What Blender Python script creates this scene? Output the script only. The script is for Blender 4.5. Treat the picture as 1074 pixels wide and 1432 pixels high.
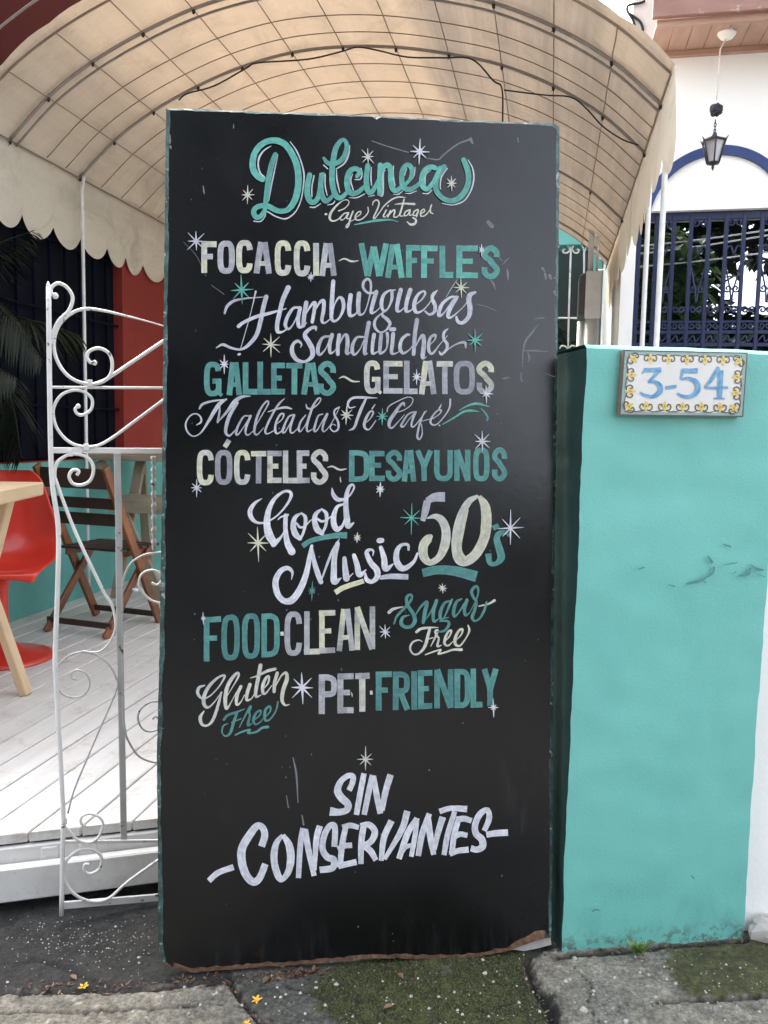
import bpy, math, random
import numpy as np
from mathutils import Vector, noise as mnoise
from math import radians, sin, cos, atan, atan2, pi, hypot, sqrt

for o in list(bpy.data.objects): bpy.data.objects.remove(o)
SC = bpy.context.scene
COL = SC.collection
rng = random.Random(7)

# ------------------------------------------------------------------ camera
FPX = 1160.0; EYE = 1.25; PITCH = atan(FPX / 11650); ROLL = 0.0186
cf = np.array([0, cos(PITCH), -sin(PITCH)])
r0 = np.array([1.0, 0, 0]); u0 = np.array([0, sin(PITCH), cos(PITCH)])
cr = r0 * cos(ROLL) + u0 * sin(ROLL); cu = -r0 * sin(ROLL) + u0 * cos(ROLL)
CP = np.array([0, 0, EYE])
cd = bpy.data.cameras.new('camera'); cam = bpy.data.objects.new('camera', cd); COL.objects.link(cam)
from mathutils import Matrix
cam.matrix_world = Matrix(((cr[0], cu[0], -cf[0], 0), (cr[1], cu[1], -cf[1], 0), (cr[2], cu[2], -cf[2], EYE), (0, 0, 0, 1)))
cd.sensor_fit = 'VERTICAL'; cd.sensor_height = 36; cd.lens = 36 * FPX / 1432
cd.clip_start = 0.05; cd.clip_end = 500
SC.camera = cam
SC.render.resolution_x = 768; SC.render.resolution_y = 1024
SC.view_settings.view_transform = 'Standard'; SC.view_settings.look = 'None'
SC.view_settings.gamma = 1; SC.view_settings.exposure = 2.80

# the awning axis (AX) and the direction across it (AC): the houses stand square to these
AX = np.array([sin(radians(11.22)), cos(radians(11.22)), 0]); AC = np.array([cos(radians(11.22)), -sin(radians(11.22)), 0])
ZV = np.array([0, 0, 1.0])
def W(s, t, z): return AC * s + AX * t + ZV * z

# ------------------------------------------------------------------ light
SUN_EL, SUN_OFF = 52.0, 38.0     # sun stands behind the houses, left of the awning axis
hd = AX * cos(radians(SUN_OFF)) - AC * sin(radians(SUN_OFF))
sdir = hd * cos(radians(SUN_EL)) + ZV * sin(radians(SUN_EL))
ld = bpy.data.lights.new('sun', 'SUN'); ld.energy = 0.8; ld.angle = radians(10); ld.color = (1.0, 0.93, 0.82)
sun = bpy.data.objects.new('sun', ld); COL.objects.link(sun)
sun.rotation_euler = Vector(sdir).to_track_quat('Z', 'Y').to_euler()
wd = bpy.data.worlds.new('World'); SC.world = wd; wd.use_nodes = True
nt = wd.node_tree; bg = nt.nodes['Background']
sk = nt.nodes.new('ShaderNodeTexSky'); sk.sky_type = 'NISHITA'; sk.sun_disc = False
sk.sun_elevation = radians(SUN_EL); sk.sun_rotation = atan2(hd[0], hd[1])
sk.air_density = 1.0; sk.dust_density = 4.0; sk.ozone_density = 1.0
hs = nt.nodes.new('ShaderNodeHueSaturation'); hs.inputs['Saturation'].default_value = 0.35
nt.links.new(sk.outputs[0], hs.inputs['Color']); nt.links.new(hs.outputs[0], bg.inputs[0])
bg.inputs[1].default_value = 0.15

# ------------------------------------------------------------------ pixel -> world helpers
def ray(px, py): return cf + cr * ((px - 537) / FPX) + cu * ((716 - py) / FPX)
def atz(px, py, z): d = ray(px, py); return CP + d * ((z - EYE) / d[2])
def onplane(px, py, P, n): d = ray(px, py); return CP + d * (np.dot(P - CP, n) / np.dot(d, n))

# ------------------------------------------------------------------ materials
class NT:
    def __init__(s, name):
        s.m = bpy.data.materials.new(name); s.m.use_nodes = True; s.t = s.m.node_tree
        s.b = s.t.nodes['Principled BSDF']; s.out = s.t.nodes['Material Output']
    def n(s, ty, **k):
        x = s.t.nodes.new('ShaderNode' + ty)
        for a, v in k.items(): setattr(x, a, v)
        return x
    def l(s, a, b): s.t.links.new(a, b)
    def noise(s, scale, detail=4, rough=0.55, vec=None, dist=0):
        x = s.n('TexNoise'); x.inputs['Scale'].default_value = scale; x.inputs['Detail'].default_value = detail
        x.inputs['Roughness'].default_value = rough; x.inputs['Distortion'].default_value = dist
        if vec is not None: s.l(vec, x.inputs['Vector'])
        return x.outputs['Fac']
    def ramp(s, fac, stops):
        x = s.n('ValToRGB'); e = x.color_ramp.elements
        while len(e) < len(stops): e.new(0.5)
        for q, (p, c) in zip(e, stops):
            q.position = p; q.color = (c, c, c, 1) if isinstance(c, (int, float)) else (*c, 1)
        s.l(fac, x.inputs[0]); return x.outputs[0]
    def mix(s, fac, a, b, mode='MIX'):
        x = s.n('Mix', data_type='RGBA', blend_type=mode)
        for i, v in ((0, fac), (6, a), (7, b)):
            if hasattr(v, 'is_output'): s.l(v, x.inputs[i])
            elif i == 0: x.inputs[0].default_value = v
            else: x.inputs[i].default_value = (*v, 1) if len(v) == 3 else v
        return x.outputs[2]
    def math(s, op, a, b=0.0):
        x = s.n('Math', operation=op)
        for i, v in ((0, a), (1, b)):
            if hasattr(v, 'is_output'): s.l(v, x.inputs[i])
            else: x.inputs[i].default_value = v
        return x.outputs[0]
    def obj(s, scale=(1, 1, 1), rot=(0, 0, 0)):
        c = s.n('TexCoord'); mp = s.n('Mapping'); s.l(c.outputs['Object'], mp.inputs[0])
        mp.inputs['Scale'].default_value = scale; mp.inputs['Rotation'].default_value = rot; return mp.outputs[0]
    def uv(s, scale=(1, 1, 1)):
        c = s.n('TexCoord'); mp = s.n('Mapping'); s.l(c.outputs['UV'], mp.inputs[0]); mp.inputs['Scale'].default_value = scale; return mp.outputs[0]
    def attr(s, name):
        a = s.n('Attribute'); a.attribute_name = name; return a.outputs['Color']
    def bump(s, h, strength=0.3, dist=0.01):
        x = s.n('Bump'); x.inputs['Strength'].default_value = strength; x.inputs['Distance'].default_value = dist
        s.l(h, x.inputs['Height']); s.l(x.outputs[0], s.b.inputs['Normal'])
    def fin(s, col=None, rough=0.6, spec=None, metal=None):
        if col is not None:
            if hasattr(col, 'is_output'): s.l(col, s.b.inputs['Base Color'])
            else: s.b.inputs['Base Color'].default_value = (*col, 1)
        if hasattr(rough, 'is_output'): s.l(rough, s.b.inputs['Roughness'])
        else: s.b.inputs['Roughness'].default_value = rough
        if spec is not None: s.b.inputs['Specular IOR Level'].default_value = spec
        if metal is not None: s.b.inputs['Metallic'].default_value = metal
        return s.m

def paint(name, col, dirt=(0.5, 0.45, 0.4), amount=0.25, rough=0.5, scale=3.0, bump=0.25, bscale=60):
    k = NT(name); v = k.obj()
    f = k.ramp(k.noise(scale, 6, 0.65, v), [(0.42, 0.0), (0.8, 1.0)])
    f2 = k.ramp(k.noise(scale * 11, 3, 0.6, v), [(0.62, 0.0), (0.75, 1.0)])
    c = k.mix(k.math('MULTIPLY', f, amount), col, tuple(a * b for a, b in zip(col, dirt)))
    c = k.mix(k.math('MULTIPLY', f2, amount * 0.6), c, tuple(a * b * 0.7 for a, b in zip(col, dirt)))
    k.bump(k.noise(bscale, 4, 0.6, v), bump, 0.004)
    return k.fin(c, rough)

def rusty(name, col, rust=0.62, rough=0.45):
    k = NT(name); v = k.obj()
    f = k.ramp(k.noise(38, 4, 0.7, v), [(rust, 0.0), (rust + 0.05, 1.0)])
    g = k.ramp(k.noise(9, 3, 0.6, v), [(0.35, 0.8), (0.7, 1.0)])
    c = k.mix(f, k.mix(1.0, col, g, 'MULTIPLY'), (0.07, 0.035, 0.02))
    k.bump(k.noise(120, 3, 0.6, v), 0.25, 0.002)
    return k.fin(c, rough)

def wood(name, c1, c2, scale=(3, 3, 40), rough=0.6, worn=None):
    k = NT(name); v = k.uv(scale)
    f = k.noise(1.0, 6, 0.65, v, 0.4)
    c = k.mix(k.ramp(f, [(0.3, 0.0), (0.72, 1.0)]), c1, c2)
    if worn:
        w = k.ramp(k.noise(14, 5, 0.7, k.obj()), [(0.58, 0.0), (0.68, 1.0)]); c = k.mix(w, c, worn)
    k.bump(f, 0.25, 0.003)
    return k.fin(c, rough)

M = {}
# black board face: worn satin paint, dust towards nothing in particular, fine specks
k = NT('board_black'); v = k.obj()
c = k.mix(k.ramp(k.noise(2.2, 6, 0.65, v), [(0.35, 0.0), (0.75, 1.0)]), (0.0016, 0.0020, 0.0026), (0.0034, 0.0040, 0.0050))
sm = k.ramp(k.noise(5.0, 7, 0.72, k.obj((1, 1, 0.35)), 1.2), [(0.60, 0.0), (0.82, 1.0)])
c = k.mix(k.math('MULTIPLY', sm, 0.42), c, (0.05, 0.05, 0.055))
oz = k.n('SeparateXYZ'); k.l(k.n('TexCoord').outputs['Object'], oz.inputs[0])
dst = k.ramp(oz.outputs[2], [(0.015, 1.0), (0.11, 0.0)])
c = k.mix(k.math('MULTIPLY', dst, k.math('MULTIPLY', k.ramp(k.noise(1.0, 5, 0.7, k.obj((30, 30, 5))), [(0.50, 0.0), (0.80, 1.0)]), 0.14)), c, (0.10, 0.10, 0.105))
hz = k.ramp(k.noise(1.3, 4, 0.6, k.obj((1, 1, 0.6))), [(0.45, 0.0), (0.75, 1.0)]); c = k.mix(k.math('MULTIPLY', hz, 0.10), c, (0.05, 0.055, 0.062))
vo = k.n('TexVoronoi', feature='F1'); vo.inputs['Scale'].default_value = 34; k.l(v, vo.inputs['Vector'])
sp = k.ramp(vo.outputs['Distance'], [(0.035, 1.0), (0.06, 0.0)])
pick = k.ramp(k.noise(60, 1, 0.5, v), [(0.60, 0.0), (0.64, 1.0)])
c = k.mix(k.math('MULTIPLY', sp, k.math('MULTIPLY', pick, 0.5)), c, (0.30, 0.30, 0.28))
rg = k.ramp(k.noise(4.0, 5, 0.6, v), [(0.3, 0.19), (0.75, 0.29)])
k.bump(k.noise(45, 5, 0.6, v), 0.10, 0.002)
M['board'] = k.fin(c, rg, 0.48)
k = NT('board_edge_teal'); v = k.obj()
f = k.ramp(k.noise(26, 6, 0.75, v), [(0.45, 0.0), (0.60, 1.0)])
f2 = k.ramp(k.noise(70, 4, 0.7, v), [(0.60, 0.0), (0.66, 1.0)])
c = k.mix(f, (0.010, 0.030, 0.027), (0.055, 0.12, 0.11)); c = k.mix(f2, c, (0.36, 0.36, 0.32))
k.bump(k.noise(90, 4, 0.6, v), 0.4, 0.003); M['board_edge'] = k.fin(c, 0.55)
k = NT('raw_chipboard'); v = k.obj()
c = k.ramp(k.noise(55, 6, 0.75, v), [(0.3, (0.05, 0.028, 0.018)), (0.52, (0.20, 0.105, 0.06)), (0.72, (0.34, 0.22, 0.15))])
k.bump(k.noise(80, 5, 0.7, v), 0.9, 0.006); M['chip'] = k.fin(c, 0.85)
# sign paint: colour comes from the brush load (vertex colour), streaks run along the stroke
k = NT('sign_paint'); uvv = k.uv((1.0, 1.0, 1))
st1 = k.noise(1.0, 4, 0.7, k.uv((0.010, 3.2, 1))); st2 = k.noise(1.0, 3, 0.6, k.uv((0.022, 0.9, 1)))
sx = k.n('SeparateXYZ'); k.l(uvv, sx.inputs[0])
ed = k.math('ABSOLUTE', k.math('SUBTRACT', k.math('FRACT', sx.outputs[1]), 0.5))
a = k.ramp(st1, [(0.28, 0.66), (0.62, 1.05)]); b = k.ramp(st2, [(0.30, 0.74), (0.66, 1.05)])
e = k.ramp(ed, [(0.30, 0.90), (0.47, 1.0)])
c = k.mix(1.0, k.mix(1.0, k.attr('tint'), a, 'MULTIPLY'), b, 'MULTIPLY'); c = k.mix(1.0, c, e, 'MULTIPLY')
k.bump(st1, 0.12, 0.0015); M['sign_paint'] = k.fin(c, 0.5, 0.35)
M['scratch'] = paint('chalky_scratch', (0.16, 0.16, 0.17), amount=0.6, scale=60, rough=0.8)
# pillar
k = NT('teal_wall_paint'); v = k.obj()
c = k.mix(k.ramp(k.noise(1.8, 5, 0.6, v), [(0.3, 0.0), (0.75, 1.0)]), (0.148, 0.475, 0.410), (0.174, 0.490, 0.430))
c = k.mix(k.ramp(k.noise(6, 5, 0.6, k.obj((1, 1, 0.3))), [(0.5, 0.0), (0.85, 0.55)]), c, (0.165, 0.45, 0.43))
sp = k.ramp(k.noise(75, 5, 0.75, v), [(0.69, 0.0), (0.73, 0.7)]); c = k.mix(sp, c, (0.07, 0.20, 0.18))
oz = k.n('SeparateXYZ'); k.l(k.n('TexCoord').outputs['Object'], oz.inputs[0])
pt = k.ramp(k.noise(3.2, 7, 0.7, k.obj((1, 1, 0.7)), 0.8), [(0.47, 0.0), (0.56, 1.0)]); c = k.mix(k.math('MULTIPLY', pt, 0.16), c, (0.115, 0.41, 0.38))
spl = k.ramp(oz.outputs[2], [(0.02, 1.0), (0.20, 0.0)])
c = k.mix(k.math('MULTIPLY', spl, k.ramp(k.noise(16, 7, 0.75, k.obj((1, 1, 0.45)), 0.5), [(0.48, 0.0), (0.68, 0.45)])), c, (0.095, 0.30, 0.27))
spl2 = k.ramp(oz.outputs[2], [(0.0, 1.0), (0.045, 0.0)])
c = k.mix(k.math('MULTIPLY', spl2, k.ramp(k.noise(40, 6, 0.75, v), [(0.50, 0.0), (0.58, 0.8)])), c, (0.10, 0.11, 0.085))
chip = k.ramp(k.noise(27, 7, 0.8, k.obj((1, 1, 0.6)), 0.4), [(0.735, 0.0), (0.75, 1.0)]); c = k.mix(chip, c, (0.46, 0.60, 0.57))
h = k.mix(0.25, k.noise(3.2, 3, 0.5, v), k.noise(170, 4, 0.65, v)); k.bump(h, 0.30, 0.012)
M['teal_wall'] = k.fin(c, k.ramp(k.noise(5, 4, 0.6, v), [(0.3, 0.42), (0.7, 0.6)]))
M['teal_dark'] = paint('dark_green_side', (0.016, 0.040, 0.036), amount=0.5, scale=8, rough=0.8)  # darker green than the front, for the pillar's inner side
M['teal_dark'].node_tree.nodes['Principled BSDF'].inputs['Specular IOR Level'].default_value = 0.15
M['teal_plain'] = paint('teal_house_paint', (0.10, 0.33, 0.30), amount=0.3, scale=1.5, rough=0.6)
M['scuff'] = paint('scuff_grey', (0.085, 0.27, 0.25), amount=0.8, scale=60, rough=0.7)
M['white_wall'] = paint('whitewash', (0.88, 0.87, 0.84), (0.82, 0.8, 0.77), 0.2, 0.7, 1.5)
M['white_metal'] = rusty('white_gate_enamel', (0.72, 0.70, 0.67), 0.625)
M['grey_metal'] = rusty('weathered_white_bar', (0.46, 0.45, 0.43), 0.62)
M['pole_white'] = rusty('white_pole_enamel', (0.80, 0.80, 0.79), 0.74)
M['white_board'] = paint('worn_white_boards', (0.62, 0.60, 0.57), (0.45, 0.42, 0.38), 0.6, 0.55, 6)
k = NT('white_deck_paint'); v = k.uv((1.2, 22, 1))
f = k.noise(1.0, 6, 0.7, v, 0.3)
c = k.mix(k.ramp(f, [(0.45, 0.0), (0.85, 0.6)]), (0.645, 0.62, 0.59), (0.40, 0.35, 0.30))
w = k.ramp(k.noise(7, 7, 0.78, k.obj(), 0.5), [(0.54, 0.0), (0.68, 0.8)]); c = k.mix(w, c, (0.42, 0.37, 0.32))
k.bump(f, 0.15, 0.003); M['deck'] = k.fin(c, 0.45)
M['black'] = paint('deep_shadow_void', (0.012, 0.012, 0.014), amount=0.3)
# awning cloth
def cloth(name, col, tcol, tw=0.5):
    k = NT(name); v = k.uv((1, 1, 1)); st = k.attr('stain_shade')  # one mask for seam dirt and the painted shade of the side bands
    strk = k.ramp(k.noise(1.0, 4, 0.7, k.uv((6.0, 0.25, 1))), [(0.40, 0.0), (0.60, 1.0)])
    blot = k.ramp(k.noise(1.3, 6, 0.65, k.uv((2.2, 1.6, 1)), 0.9), [(0.50, 0.0), (0.68, 1.0)])
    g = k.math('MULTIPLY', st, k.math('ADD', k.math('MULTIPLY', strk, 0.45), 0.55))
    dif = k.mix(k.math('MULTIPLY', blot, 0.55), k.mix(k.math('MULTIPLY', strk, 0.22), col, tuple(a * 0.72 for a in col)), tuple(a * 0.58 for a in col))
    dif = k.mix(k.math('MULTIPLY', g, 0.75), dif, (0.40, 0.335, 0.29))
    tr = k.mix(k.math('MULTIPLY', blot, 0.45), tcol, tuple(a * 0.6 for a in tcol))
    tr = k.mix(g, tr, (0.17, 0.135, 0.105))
    d = k.n('BsdfDiffuse'); t = k.n('BsdfTranslucent'); mx = k.n('MixShader'); mx.inputs[0].default_value = tw
    k.l(dif, d.inputs[0]); k.l(tr, t.inputs[0])
    bp = k.n('Bump'); bp.inputs['Strength'].default_value = 0.6; bp.inputs['Distance'].default_value = 0.03
    k.l(k.noise(1.0, 4, 0.6, k.uv((7, 7, 1))), bp.inputs['Height'])
    k.l(bp.outputs[0], d.inputs['Normal']); k.l(bp.outputs[0], t.inputs['Normal'])
    k.l(d.outputs[0], mx.inputs[1]); k.l(t.outputs[0], mx.inputs[2]); k.l(mx.outputs[0], k.out.inputs[0])
    return k.m
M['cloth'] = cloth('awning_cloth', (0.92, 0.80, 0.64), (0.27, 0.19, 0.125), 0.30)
M['valance'] = cloth('valance_cloth', (0.92, 0.85, 0.71), (0.55, 0.45, 0.33), 0.38)
M['rod'] = paint('dark_bronze_rod', (0.26, 0.185, 0.13), amount=0.5, scale=20, rough=0.5)
M['pipe'] = paint('galvanised_pipe', (0.30, 0.265, 0.235), amount=0.5, scale=12, rough=0.4)
M['cable'] = paint('black_cable', (0.015, 0.014, 0.014), amount=0.2, rough=0.5)
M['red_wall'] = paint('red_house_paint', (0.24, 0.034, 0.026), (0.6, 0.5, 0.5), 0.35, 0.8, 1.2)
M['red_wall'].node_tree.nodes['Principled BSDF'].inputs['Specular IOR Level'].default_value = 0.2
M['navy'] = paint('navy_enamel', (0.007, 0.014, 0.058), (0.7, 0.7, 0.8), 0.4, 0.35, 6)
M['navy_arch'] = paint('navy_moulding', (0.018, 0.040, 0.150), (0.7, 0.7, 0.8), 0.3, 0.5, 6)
M['maroon'] = paint('maroon_upper_wall', (0.036, 0.0075, 0.006), (0.6, 0.5, 0.5), 0.35, 0.95, 1.2)  # darker red tone for the wall above the awning
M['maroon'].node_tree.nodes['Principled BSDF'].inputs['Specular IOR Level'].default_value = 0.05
M['night'] = paint('navy_black_panel', (0.004, 0.005, 0.010), amount=0.3, rough=0.7)
M['night_bar'] = paint('navy_black_bar', (0.003, 0.004, 0.012), amount=0.3, rough=0.8)
for q_ in ('night', 'night_bar'): M[q_].node_tree.nodes['Principled BSDF'].inputs['Specular IOR Level'].default_value = 0.08
M['chair_wood'] = wood('varnished_brown_wood', (0.085, 0.032, 0.014), (0.30, 0.105, 0.040), (4, 4, 4), 0.38, (0.10, 0.05, 0.03))
M['slat_wood'] = wood('dark_slat_wood', (0.028, 0.016, 0.011), (0.075, 0.040, 0.025), (4, 4, 4), 0.5)
M['pale_wood'] = wood('pale_pine', (0.55, 0.38, 0.22), (0.68, 0.50, 0.32), (3, 14, 3), 0.5)
M['grey_wood'] = wood('weathered_pine', (0.20, 0.16, 0.115), (0.38, 0.30, 0.21), (3, 14, 3), 0.7)
M['soffit'] = wood('soffit_boards', (0.34, 0.19, 0.135), (0.46, 0.30, 0.23), (2, 10, 2), 0.6)
M['fascia'] = wood('fascia_board', (0.20, 0.10, 0.08), (0.34, 0.19, 0.15), (2, 8, 2), 0.6, (0.45, 0.36, 0.33))
k = NT('red_plastic'); k.b.inputs['Coat Weight'].default_value = 0.3
M['red_plastic'] = k.fin(k.mix(k.ramp(k.noise(7, 4, 0.6, k.obj()), [(0.4, 0.0), (0.9, 1.0)]), (0.60, 0.040, 0.022), (0.48, 0.03, 0.02)), 0.28)
M['lantern'] = paint('lantern_iron', (0.018, 0.018, 0.028), amount=0.4, scale=30, rough=0.5)
k = NT('lantern_glass'); k.b.inputs['Transmission Weight'].default_value = 0.6
M['lantern_glass'] = k.fin((0.42, 0.40, 0.42), 0.45)
M['grey_box'] = paint('grey_box_paint', (0.78, 0.82, 0.86), amount=0.3, scale=8, rough=0.4)
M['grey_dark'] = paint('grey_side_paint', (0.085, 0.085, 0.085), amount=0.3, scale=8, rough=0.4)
M['leaf'] = None
def leafmat(name, c1, c2, tr=0.25):
    k = NT(name); c = k.mix(k.attr('tint'), c1, c2)
    d = k.n('BsdfPrincipled'); k.l(c, k.b.inputs['Base Color']); k.b.inputs['Roughness'].default_value = 0.45
    t = k.n('BsdfTranslucent'); k.l(c, t.inputs[0]); mx = k.n('MixShader'); mx.inputs[0].default_value = tr
    k.l(k.b.outputs[0], mx.inputs[1]); k.l(t.outputs[0], mx.inputs[2]); k.l(mx.outputs[0], k.out.inputs[0]); return k.m
M['leaf'] = leafmat('tree_leaf', (0.050, 0.100, 0.028), (0.12, 0.20, 0.06))
M['leaf_dark'] = leafmat('dark_leaf', (0.014, 0.022, 0.010), (0.035, 0.050, 0.020))
M['leaf_dark'].node_tree.nodes['Principled BSDF'].inputs['Specular IOR Level'].default_value = 0.15
M['palm'] = leafmat('palm_leaf', (0.008, 0.011, 0.006), (0.020, 0.026, 0.012), 0.15)
M['palm'].node_tree.nodes['Principled BSDF'].inputs['Specular IOR Level'].default_value = 0.15
M['weed'] = leafmat('weed_leaf', (0.10, 0.18, 0.04), (0.20, 0.30, 0.08))
M['moss'] = leafmat('moss_blade', (0.030, 0.036, 0.008), (0.090, 0.098, 0.024), 0.15)
M['bark'] = wood('bark', (0.04, 0.03, 0.022), (0.10, 0.08, 0.06), (6, 6, 6), 0.85)
M['dry_leaf'] = leafmat('dry_leaf', (0.050, 0.026, 0.015), (0.24, 0.14, 0.075))
M['yellow'] = paint('yellow_petal', (0.75, 0.42, 0.03), amount=0.2, scale=60)
M['grit'] = paint('pale_grit', (0.40, 0.38, 0.33), (0.5, 0.5, 0.5), 0.7, 0.8, 30)
M['stone'] = paint('grey_stone', (0.42, 0.39, 0.36), (0.5, 0.5, 0.5), 0.7, 0.8, 12, 0.8, 40)
k = NT('window_pane_glass'); k.b.inputs['Roughness'].default_value = 0.05; k.b.inputs['Base Color'].default_value = (0.02, 0.02, 0.025, 1)
tp = k.n('BsdfTransparent'); tp.inputs[0].default_value = (0.72, 0.74, 0.76, 1); mx = k.n('MixShader'); mx.inputs[0].default_value = 0.12
k.l(tp.outputs[0], mx.inputs[1]); k.l(k.b.outputs[0], mx.inputs[2]); k.l(mx.outputs[0], k.out.inputs[0]); M['pane'] = k.m
M['tile_white'] = paint('glazed_white', (0.74, 0.72, 0.68), (0.85, 0.85, 0.85), 0.3, 0.15, 9, 0.05)
M['tile_grey'] = paint('glazed_grey_blue', (0.28, 0.40, 0.40), amount=0.4, scale=30, rough=0.2)
M['tile_edge'] = paint('fired_clay_edge', (0.14, 0.10, 0.08), amount=0.5, scale=30, rough=0.7)
k = NT('tile_blue_glaze'); f = k.noise(1.0, 3, 0.6, k.uv((0.02, 2.0, 1)))
M['tile_blue'] = k.fin(k.mix(k.ramp(f, [(0.35, 0.0), (0.65, 1.0)]), (0.085, 0.24, 0.46), (0.24, 0.44, 0.62)), 0.2)
M['tile_yellow'] = paint('tile_yellow_glaze', (0.72, 0.55, 0.14), amount=0.3, scale=90, rough=0.2)
M['tile_brown'] = paint('tile_brown_glaze', (0.14, 0.10, 0.035), amount=0.3, scale=90, rough=0.2)
M['tile_orange'] = paint('tile_orange_glaze', (0.52, 0.22, 0.03), amount=0.3, scale=90, rough=0.2)
# pavement: surface kind per vertex (cement, slab, moss, mound), wear on top
k = NT('old_pavement'); v = k.obj()
base = k.attr('zone')
n1 = k.ramp(k.noise(22, 8, 0.72, v), [(0.25, 0.42), (0.5, 0.98), (0.75, 1.6)])
n2 = k.ramp(k.noise(110, 6, 0.8, v), [(0.32, 0.35), (0.68, 1.65)])
c = k.mix(1.0, k.mix(1.0, base, n1, 'MULTIPLY'), n2, 'MULTIPLY')
vo = k.n('TexVoronoi', feature='F1'); vo.inputs['Scale'].default_value = 85; vo.inputs['Randomness'].default_value = 1; k.l(v, vo.inputs['Vector'])
sp = k.ramp(vo.outputs['Distance'], [(0.08, 1.0), (0.2, 0.0)])
pk = k.ramp(k.noise(37, 4, 0.8, v), [(0.57, 0.0), (0.66, 1.0)])
c = k.mix(k.math('MULTIPLY', k.math('MULTIPLY', sp, pk), 0.18), c, (0.34, 0.33, 0.30))
hh = k.mix(0.5, k.noise(60, 8, 0.75, v), k.noise(240, 4, 0.7, v)); k.bump(hh, 1.0, 0.020)
M['pavement'] = k.fin(c, k.ramp(k.noise(14, 4, 0.6, v), [(0.35, 0.55), (0.7, 0.9)]))
M['asphalt'] = paint('street_surface', (0.10, 0.098, 0.092), amount=0.5, scale=2, rough=0.8)

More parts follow.
